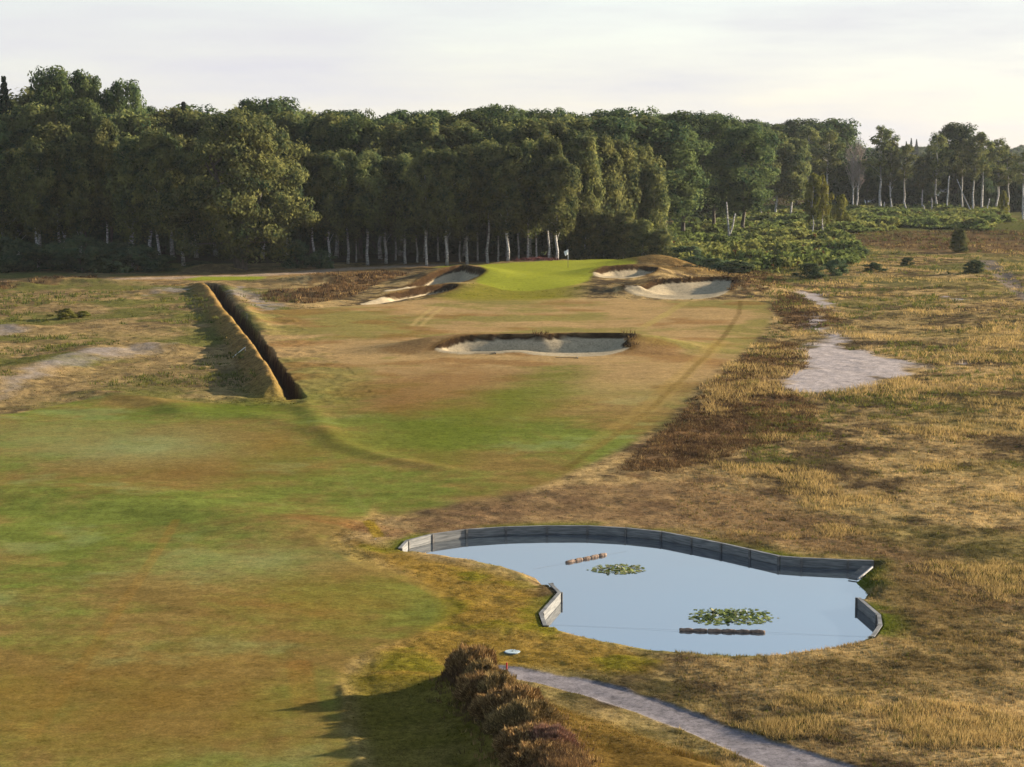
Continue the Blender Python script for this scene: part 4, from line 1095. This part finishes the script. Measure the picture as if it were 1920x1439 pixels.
# drain covers
M_LID = noise_mat('blue_grey_lid', (.26, .32, .32), (.38, .44, .43), 3, .55, .1, spec=.5)
M_RIM = noise_mat('lid_rim', (.07, .08, .06), (.12, .12, .09), 5, .9, .2)
def lid(px, py, r, label):
    x, y = G(px, py); z = zat(x, y)
    # rest on the highest ground under the rim
    z = max(zat(x + r * math.cos(k), y + r * math.sin(k)) for k in np.linspace(0, 6.28, 9)) - .02
    e = empty('drain_cover', (x, y, z))
    for nm, rr, z0, z1, mat in (('rim', r * 1.14, -.12, .008, M_RIM), ('cover', r, -.1, .03, M_LID), ('handle', r * .13, .02, .045, M_RIM)):
        m = MB(); m.tube([(0, 0, z0), (0, 0, z1 - .008), (0, 0, z1)], [rr, rr, rr * .96], 20); m.build(nm, mat, e)
    tag(e, label, 'drain cover', 'drain covers beside the pond')
lid(713, 1012, .21, 'round pale blue drain cover at the left corner of the pond')
lid(961, 1220, .24, 'round pale blue drain cover in grass near the heather bank')

# flag
M_WHITE = noise_mat('white_paint', (.76, .76, .74), (.82, .82, .80), 4, .5, 0)
M_DARK = noise_mat('dark_metal', (.02, .02, .02), (.05, .05, .05), 5, .5, 0)
M_RED = noise_mat('red_paint', (.32, .02, .02), (.42, .035, .03), 5, .5, 0)
def flagstick():
    x, y = at(1065, 246), 246.0; z = zat(x, y)
    e = empty('golf_flag', (x, y, z))
    m = MB(); m.tube([(0, 0, -.1), (0, 0, 1.0)], .022, 8); m.build('pole_base', M_DARK, e)
    m = MB(); m.tube([(0, 0, 1.0), (0, 0, 2.25)], .020, 8); m.build('pole', M_WHITE, e)
    # limp cloth hanging in folds
    V = []; F = []; nx, nz = 9, 9
    for j in range(nz):
        for i in range(nx):
            u, v = i / (nx - 1), j / (nz - 1)
            V.append((-u * .50 * (1 - .35 * v) - .02, .07 * math.sin(u * 9 + v * 2) * (.4 + u), 2.22 - v * .60 - u * .26 * (1 - .3 * v)))
    for j in range(nz - 1):
        for i in range(nx - 1): F.append((j * nx + i, j * nx + i + 1, (j + 1) * nx + i + 1, (j + 1) * nx + i))
    m = MB(); m.add(V, F); o = m.build('flag', M_WHITE, e, True)
    s_ = o.modifiers.new('t', 'SOLIDIFY'); s_.thickness = .006
    m = MB(); m.tube([(0, 0, -.12), (0, 0, .006)], .06, 12); m.build('hole_cup', M_DARK, e)
    tag(e, 'white golf flag hanging limp on its pole on the putting green', 'golf flag')
flagstick()

def stake(px, d_or_py, h, r, mat, label, lean=(0, 0), cap=None, name='marker_post'):
    x, y = G(px, d_or_py); z = zat(x, y)
    e = empty(name, (x, y, z))
    m = MB(); m.tube([(0, 0, -.2), (lean[0], lean[1], h)], [r, r], 8); m.build('post', mat, e)
    m = MB(); m.tube([(lean[0], lean[1], h - .004), (lean[0], lean[1], h + .015), (lean[0], lean[1], h + .03)], [r * 1.15, r * 1.15, r * .5], 8); m.build('top_cap', cap or mat, e)
    tag(e, label, 'marker post')
stake(950, 1264, .36, .024, M_RED, 'thin red marker post where the gravel path meets the heather bank')
stake(553, 741, .45, .03, M_RED, 'small red marker post at the near end of the ditch')
stake(463, 606, .55, .03, M_DARK, 'short dark marker post on the right lip of the ditch')
stake(1140, 491, .5, .05, M_DARK, 'tiny dark post on the back edge of the putting green')
stake(873, 499, .3, .08, M_DARK, 'tiny dark tee marker left behind the putting green')
# white pole lying on the spoil bank
def bank_pole():
    x0, y0 = G(437, 671, .15); x1, y1 = G(459, 653, .95)
    e = empty('white_pole', (x1, y1, zat(x1, y1)))
    z0, z1 = zat(x0, y0) + .05, zat(x1, y1) + .35
    m = MB(); m.tube([(x0 - x1, y0 - y1, z0 - zat(x1, y1)), (0, 0, z1 - zat(x1, y1))], .03, 8); m.build('pole', M_WHITE, e)
    m = MB(); m.tube([(.02, .02, -.2), (.02, .02, .42)], .035, 8); m.build('support', M_POST, e)
    tag(e, 'white pole leaning against the spoil bank of the ditch', 'pole')
bank_pole()
# bunker rakes
def rake(px, py, h, rz, label):
    x, y = G(px, py, h); z = max(zat(x + math.cos(rz) * s_, y + math.sin(rz) * s_) for s_ in (-.8, 0, .8)) + .03
    e = empty('bunker_rake', (x, y, z), rz)
    m = MB(); m.tube([(-.8, 0, .02), (.8, 0, .03)], .02, 6); m.build('handle', M_DARK, e)
    m = MB(); m.box((.82, 0, .02), (.06, .6, .05))
    for k in range(9): m.box((.82, -.28 + k * .07, -.03), (.02, .015, .08))
    m.build('rake_head', M_DARK, e)
    tag(e, label, 'rake', 'bunker rakes')
rake(908, 667, .02, .1, 'dark rake lying on the front edge of the middle bunker, left one')
rake(1062, 674, .02, -.1, 'dark rake lying on the front edge of the middle bunker, right one')
# ------------------------------------------------------------------ heather bushes, tussocks, bracken
M_TUFT = tuft_mat('grass_blades', .35)
M_HEATH = tuft_mat('heather_sprigs', .12)
def ground_col(x, y):
    i = np.clip(np.searchsorted(rows, y), 1, nr - 1); i = np.where(np.abs(rows[i] - y) < np.abs(rows[i - 1] - y), i, i - 1)
    u = x / hw[i]; j = np.clip(np.searchsorted(us, u), 0, nc - 1)
    k = i * nc + j
    return colr[k] * GK, rl[k], gz2[k]
def blades(x, y, z, h, w, spread, nb, col, seed, lean=(0, 0)):
    """nb blades per tuft, one triangle each; h, w, spread per tuft"""
    rng = np.random.default_rng(seed); n = len(x)
    ci = np.repeat(np.arange(n), nb); N = n * nb
    a = rng.uniform(0, 6.283, N); r = np.sqrt(rng.uniform(0, 1, N)) * spread[ci]
    bx, by = x[ci] + np.cos(a) * r, y[ci] + np.sin(a) * r
    hh = h[ci] * rng.uniform(.55, 1.15, N)
    ox = np.cos(a) * r * .6 + rng.normal(size=N) * .28 * hh + lean[0] * hh; oy = np.sin(a) * r * .6 + rng.normal(size=N) * .28 * hh
    b = rng.uniform(0, 6.283, N); ww = w[ci] * rng.uniform(.6, 1.2, N)
    B = np.stack([bx, by, z[ci] - .02], 1); S = np.stack([np.cos(b) * ww, np.sin(b) * ww, np.zeros(N)], 1)
    T = np.stack([bx + ox, by + oy, z[ci] + hh], 1)
    V = np.stack([B - S, B + S, T], 1).reshape(-1, 3); F = np.arange(N * 3).reshape(-1, 3)
    c = col[ci] * rng.uniform(.72, 1.3, (N, 1)); C = np.repeat(c, 3, 0)
    return V, F, C
def scatter(n, seed, y0, y1, power=-1.0):
    """points in the wedge of ground seen by the camera and a little to both sides; density falls with distance"""
    rng = np.random.default_rng(seed)
    # pdf of y proportional to y * y**(power-?) : sample 1/y between limits mixes screen-uniform
    u = rng.uniform(0, 1, n)
    y = 1 / (1 / y0 + u * (1 / y1 - 1 / y0)) if power == -1 else y0 * (y1 / y0) ** u
    x = rng.uniform(-1.06, 1.06, n) * (.262 * y + 1)
    return x, y, rng

def keep_rough(x, y):
    k = np.ones(x.shape, bool)
    for P, m_ in [(FAIRWAY, .1), (APPROACH, .3), (POND, .12), (GRAVEL, .05)] + [(b.P, .2) for b in BUNKERS]:
        k &= sd_poly(x, y, P, 5) > m_
    for P in WHITE_SAND + LEFT_TRACK:
        k &= sd_poly(x, y, P, 5) > -.3
    k &= pl_dist(x, y, ROAD, 5)[0] > 2.5
    k &= plateau(x, y) < .35
    D, S, T = pl_dist(x, y, DITCH, 3); k &= D > 1.9
    k &= ~((y > 272 + .1 * (x + 40)) & (x < .075 * y))
    return k

# dry and green grass tussocks
def tussocks():
    x, y, rng = scatter(215000, 41, 47, 330)
    k = keep_rough(x, y); x, y = x[k], y[k]
    c, r, z = ground_col(x, y)
    gold = smooth(.50, .66, fbm(x, y, 5.5, 4, 142, .6)) * (x > .09 * y + 1) * (1 - .7 * (sd_poly(x, y, chaikin(GP([(1640, 1060), (1800, 1080), (1960, 1180), (1900, 1270), (1500, 1290), (1240, 1260), (1400, 1240), (1640, 1210)]), 1), 4) < 0))
    fg = sd_poly(x, y, chaikin(GP([(1410, 1312), (1560, 1292), (1720, 1312), (1900, 1330), (1960, 1400), (1780, 1405), (1600, 1400), (1490, 1350)]), 1), 6)
    gold = np.maximum(gold, (1 - smooth(-.6, .4, fg)) * smooth(.36, .52, fbm(x, y, 2.2, 4, 143, .6)))
    rightside = x > .085 * y
    low = ~rightside
    keep = rng.uniform(0, 1, len(x)) < np.where(gold > .3, .9, np.where(rightside, .55, .26) + .7 * (sd_poly(x, y, BERM_PLATEAU, 4) < 0))
    x, y, z, c, gold, low = x[keep], y[keep], z[keep], c[keep], gold[keep], low[keep]
    n = len(x)
    gc = (lin(236, 200, 126) * GK)[None, :] * rng.uniform(.75, 1.15, (n, 1))
    grn = rng.uniform(0, 1, n) < .08
    col = c * (1 - .75 * gold[:, None]) * rng.uniform(.75, 1.55, (n, 1)) + gc * .75 * gold[:, None]
    col[grn] = (lin(112, 112, 44) * GK) * rng.uniform(.7, 1.1, (grn.sum(), 1))
    h = (.085 + .10 * gold) * rng.uniform(.6, 1.4, n) * np.clip(y / 75, .9, 1.7); h[low] *= .45
    w = np.clip(.0125 * y / 55, .010, .05)
    sp = (.07 + .1 * gold) * np.clip(y / 65, .8, 2.4)
    V, F, C = blades(x, y, z, h, w, sp, 6, np.clip(col, 0, .7), 44)
    o = link('grass_tussocks', mesh_np('grass_tussocks', V, F, cols=C), M_TUFT)
    tag(o, 'golden and olive tussocks of dry rough grass across the heath', 'grass', kind='stuff')
tussocks()

# heather ground cover
def heather_cover():
    xs = []; ys = []; hs = []
    rng = np.random.default_rng(51)
    for P, dens, h0 in [(p, 26, .16) for p in HEATHER[:3]] + [(HEATHER[3], 2.2, .4)] + [(p, 9, .34) for p in HEATH_LEFT]:
        lo, hi = P.min(0) - .5, P.max(0) + .5
        n = int((hi - lo).prod() * dens * (90 / max(lo[1], 90)))
        x = rng.uniform(lo[0], hi[0], n); y = rng.uniform(lo[1], hi[1], n)
        k = (sd_poly(x + 1.2 * (fbm(x, y, 2.5, 3, 52) - .5), y + 4 * (fbm(x, y, 2.5, 3, 53) - .5), P, 5) < 0) & (fbm(x, y, 1.6, 3, 54) > .36)
        for b in BUNKERS: k &= sd_poly(x, y, b.P, 4) > .0
        xs.append(x[k]); ys.append(y[k]); hs.append(np.full(k.sum(), h0))
    # the mat along the bank by the path
    n = 9000; t = rng.uniform(0, 1, n); j = rng.integers(0, len(BERM) - 1, n)
    p = BERM[j] + (BERM[j + 1] - BERM[j]) * t[:, None] + rng.normal(size=(n, 2)) * np.array([.42, .5])
    xs.append(p[:, 0]); ys.append(p[:, 1]); hs.append(np.full(n, .17))
    # fringes along the lips of the bunkers
    for bi, (a0, a1) in ((0, (985, 1035)), (0, (1168, 1195)), (1, (1225, 1385)), (1, (1350, 1390))):
        b = BUNKERS[bi]; n = 900
        t = rng.uniform(0, 1, n); x = rng.uniform(b.P[:, 0].min() - 1, b.P[:, 0].max() + 1.5, n); y = rng.uniform(b.ya, b.yb + 1.6, n)
        sd = sd_poly(x, y, b.P, 5); pxx = 960 + x / y * F_PX
        k = (np.abs(sd - .1) < .45) & (pxx > a0) & (pxx < a1) & (y > b.ya + .42 * (b.yb - b.ya))
        xs.append(x[k]); ys.append(y[k]); hs.append(np.full(k.sum(), .3 if bi else .34))
    # purple heather on the mound behind the green
    mx, my, mz, sx, sy = MOUNDS[3]
    x = rng.normal(mx - .5, 1.3, 120); y = rng.normal(my, .8, 120); xs.append(x); ys.append(y); hs.append(np.full(120, .34))
    x = np.concatenate(xs); y = np.concatenate(ys); h = np.concatenate(hs)
    n = len(x); c, r, z = ground_col(x, y)
    u = rng.uniform(0, 1, (n, 1)); nz = fbm(x, y, 2.5, 3, 55)[:, None]
    col = np.where(u + (nz - .5) * 1.2 < .62, lin(110, 86, 62), np.where(u < .86, lin(160, 124, 82), lin(192, 158, 104))) * GK * rng.uniform(.7, 1.2, (n, 1))
    col[-120:] = lin(128, 84, 80) * GK * rng.uniform(.7, 1.2, (120, 1))
    hh = h * rng.uniform(.55, 1.3, n)
    V, F, C = blades(x, y, z, hh, np.clip(.02 * y / 90, .012, .07), np.where(y < 62, .07, .16 + .05 * y / 100), 7, np.clip(col * np.where(y < 62, 1.35, 1)[:, None], 0, .6), 56)
    o = link('heather_cover', mesh_np('heather_cover', V, F, cols=C), M_HEATH)
    tag(o, 'low brown heather covering the strip between fairway and heath', 'heather', kind='stuff')
heather_cover()

# bracken on the slope below the right-hand wood
BRACKEN = [chaikin(GP(p), 1) for p in ([(1240, 470), (1250, 432), (1330, 412), (1480, 403), (1700, 398), (1890, 404), (1880, 442), (1740, 436), (1640, 442), (1560, 446), (1600, 470), (1625, 492), (1570, 512), (1490, 518), (1400, 508), (1300, 500), (1262, 492)],)]
def bracken():
    rng = np.random.default_rng(61); P = BRACKEN[0]
    lo, hi = P.min(0), P.max(0); n = 105000
    y = rng.uniform(lo[1], hi[1], n); x = rng.uniform(lo[0], hi[0], n)
    dn = fbm(x, y, 9, 4, 62, .55)
    k = (sd_poly(x + 5 * (fbm(x, y, 8, 3, 63) - .5), y + 16 * (fbm(x, y, 8, 3, 64) - .5), P, 6) < 0) & (dn > np.interp(y, [250, 330, 420], [.40, .42, .36]))
    x, y, dn = x[k], y[k], dn[k]
    n = len(x)
    z = np.array(ground_col(x, y)[2])
    hump = .35 + 1.5 * smooth(.42, .72, fbm(x, y, 5, 3, 65, .6))
    fr = 4; N = n * fr; ci = np.repeat(np.arange(n), fr)
    a = rng.uniform(0, 6.283, N); L = rng.uniform(.4, .85, N) * np.clip(y[ci] / 300, .9, 1.5); zc = z[ci] + hump[ci] * rng.uniform(.45, 1.0, N)
    d = np.stack([np.cos(a), np.sin(a), np.zeros(N)], 1); s = np.stack([-np.sin(a), np.cos(a), np.zeros(N)], 1) * (L * .38)[:, None]
    base = np.stack([x[ci], y[ci], zc], 1)
    mid = base + d * (L * .45)[:, None] + np.stack([np.zeros(N), np.zeros(N), rng.uniform(.1, .5, N)], 1); tip = base + d * L[:, None] + np.stack([np.zeros(N), np.zeros(N), rng.uniform(-.35, .25, N)], 1)
    V = np.stack([base, mid + s, tip, mid - s], 1).reshape(-1, 3); F = np.arange(N * 4).reshape(-1, 4)
    g = fbm(x, y, 7, 4, 66)[ci][:, None]
    c = (lin(140, 154, 82) * (1 - smooth(.4, .65, g)) + lin(182, 182, 98) * smooth(.4, .65, g)) * GK * rng.uniform(.65, 1.25, (N, 1))
    br = rng.uniform(0, 1, N) < .02; c[br] = lin(120, 88, 52) * GK
    o = link('bracken', mesh_np('bracken', V, F, cols=np.repeat(c, 4, 0)), M_TUFT)
    tag(o, 'green bracken massed on the slope below the right-hand wood', 'bracken', kind='stuff')
bracken()

# low green scrub sprinkled over the right-hand heath and left rough
def scrub():
    x, y, rng = scatter(34000, 71, 90, 460)
    k = keep_rough(x, y) & (((x > .12 * y) & (fbm(x, y, 7, 4, 72, .6) > np.interp(y, [90, 150, 230, 330, 460], [.60, .55, .50, .46, .46]))) | ((x < -.11 * y) & (y > 128) & (y < 215) & (fbm(x, y, 8, 4, 73, .6) > .52)))
    x, y = x[k], y[k]; n = len(x); c, r, z = ground_col(x, y)
    col = np.where(rng.uniform(0, 1, (n, 1)) < .7, lin(112, 118, 60), lin(140, 134, 64)) * GK * rng.uniform(.7, 1.25, (n, 1))
    h = rng.uniform(.12, .38, n) * np.clip(y / 160, .6, 1.3)
    V, F, C = blades(x, y, z, h, .03 * y / 120, .16 + .1 * y / 150, 9, col, 74)
    o = link('low_scrub', mesh_np('low_scrub', V, F, cols=C), M_TUFT)
    tag(o, 'low green scrub sprinkled through the dry grass of the heath', 'scrub', kind='stuff')
scrub()

# heather bushes crowning the bank at the bottom of the picture
def heather_proto(seed, n, tone):
    rng = np.random.default_rng(seed)
    d = rng.normal(size=(n, 3)); d[:, 2] = np.abs(d[:, 2]) * 1.05 - .12; d /= np.linalg.norm(d, axis=1)[:, None]
    lump = 1 + .13 * np.sin(d[:, 0] * 6 + seed) * np.cos(d[:, 1] * 7 + 2 * seed) + .09 * np.sin(d[:, 0] * 13 - d[:, 1] * 11) + .08 * np.sin(d[:, 2] * 12 + d[:, 0] * 9)
    rad = lump[:, None] * np.array([1, 1, .72])
    P = d * rad * rng.uniform(.80, .97, (n, 1))
    up = d + np.array([0, 0, .75]) + rng.normal(size=(n, 3)) * .35; up /= np.linalg.norm(up, axis=1)[:, None]
    s = np.cross(up, rng.normal(size=(n, 3))); s /= np.linalg.norm(s, axis=1)[:, None]
    L = rng.uniform(.07, .22, n)[:, None] * (.6 + .8 * rng.uniform(0, 1, (n, 1)) ** 3); w = rng.uniform(.009, .020, n)[:, None]
    V = np.stack([P - up * L * .3, P + s * w + up * L * .35, P + up * L, P - s * w + up * L * .35], 1).reshape(-1, 3)
    t = rng.uniform(0, 1, (n, 1)); pat = vnoise(d[:, 0] * 3 + seed, d[:, 1] * 3)[:, None]
    dark, mid, pale = tone
    c = np.where(t + (pat - .5) * .9 < .5, dark, np.where(t + (pat - .5) * .6 < .86, mid, pale)) * rng.uniform(.8, 1.5, (n, 1)) * GK
    cc = np.repeat(c, 4, 0)
    me = mesh_np('foliage', V, np.arange(n * 4).reshape(-1, 4), cols=np.clip(cc, 0, .6)); me.materials.append(M_HEATH)
    k = MB(); rings = 7; seg = 14; vv = []
    for i in range(rings + 1):
        th = (i / rings) * math.pi / 2
        for j in range(seg):
            a = 2 * math.pi * j / seg; dd = (math.cos(a) * math.cos(th), math.sin(a) * math.cos(th), math.sin(th))
            l_ = .80 * (1 + .13 * math.sin(dd[0] * 6 + seed) * math.cos(dd[1] * 7 + 2 * seed)); vv.append((dd[0] * l_, dd[1] * l_, dd[2] * l_ * .72))
    k.add(vv, [(i * seg + j, i * seg + (j + 1) % seg, (i + 1) * seg + (j + 1) % seg, (i + 1) * seg + j) for i in range(rings) for j in range(seg)])
    core = k.mesh('stems', True); core.materials.append(M_STEM)
    return me, core
M_STEM = noise_mat('heather_stems', (.03, .022, .016), (.075, .055, .038), 18, .95, .6, .03)
HP = [heather_proto(3, 15000, (lin(128, 100, 66), lin(184, 146, 96), lin(228, 190, 126))),
      heather_proto(8, 15000, (lin(124, 106, 70), lin(180, 150, 98), lin(230, 196, 130))),
      heather_proto(12, 12000, (lin(142, 106, 86), lin(184, 138, 116), lin(206, 166, 130)))]
for i, (px, py, s_, sz, k, lb) in enumerate([
        (884, 1292, .78, .96, 0, 'tallest brown heather bush at the top end of the bank, by the red post'),
        (904, 1312, .62, .80, 1, 'grey-brown heather bush just below the tallest, on the path side'),
        (902, 1332, .78, .80, 0, 'brown heather bush just below the tallest, on the fairway side'),
        (936, 1340, .70, .82, 1, 'heather bush with golden tips near the middle of the bank'),
        (930, 1366, .72, .70, 0, 'low heather bush on the shaded left flank of the bank'),
        (968, 1372, .78, .84, 0, 'rounded heather bush in the middle of the bank, path side'),
        (958, 1398, .74, .72, 1, 'dull heather bush on the shaded flank below the middle of the bank'),
        (996, 1404, .80, .80, 1, 'broad pale-tipped heather bush above the purple one'),
        (980, 1436, .80, .72, 0, 'dark heather bush at the bottom edge, shaded side of the bank'),
        (1030, 1442, .70, .70, 2, 'purple flowering heather bush at the bottom edge, lowest on the bank'),
        (1000, 1464, .80, .7, 0, 'broad heather bush cut by the bottom edge left of the purple one')]):
    x, y = G(px, py); z = zat(x, y)
    e = empty('heather_bush', (x, y, z - .2), i * 1.3, (s_ * .90, s_ * .88, sz * .92))
    link('foliage', HP[k][0], parent=e); link('stems', HP[k][1], parent=e)
    tag(e, lb, 'heather bush', 'heather bushes along the bank')
# ------------------------------------------------------------------ evening haze
def haze():
    m = MB(); x0, x1, y0, y1, z0, z1 = -620, 620, -60, 1420, -2.6, 36
    m.box(((x0 + x1) / 2, (y0 + y1) / 2, (z0 + z1) / 2), (x1 - x0, y1 - y0, z1 - z0))
    mt = bpy.data.materials.new('haze'); mt.use_nodes = True; nt = mt.node_tree; nt.nodes.clear()
    out = nt.nodes.new('ShaderNodeOutputMaterial'); v = nt.nodes.new('ShaderNodeVolumePrincipled')
    v.inputs['Color'].default_value = (.86, .90, .95, 1); v.inputs['Density'].default_value = .000048; v.inputs['Anisotropy'].default_value = .2
    nt.links.new(v.outputs[0], out.inputs['Volume'])
    tag(m.build('haze', mt), 'thin pale evening haze over the whole course', 'haze', kind='stuff')
haze()
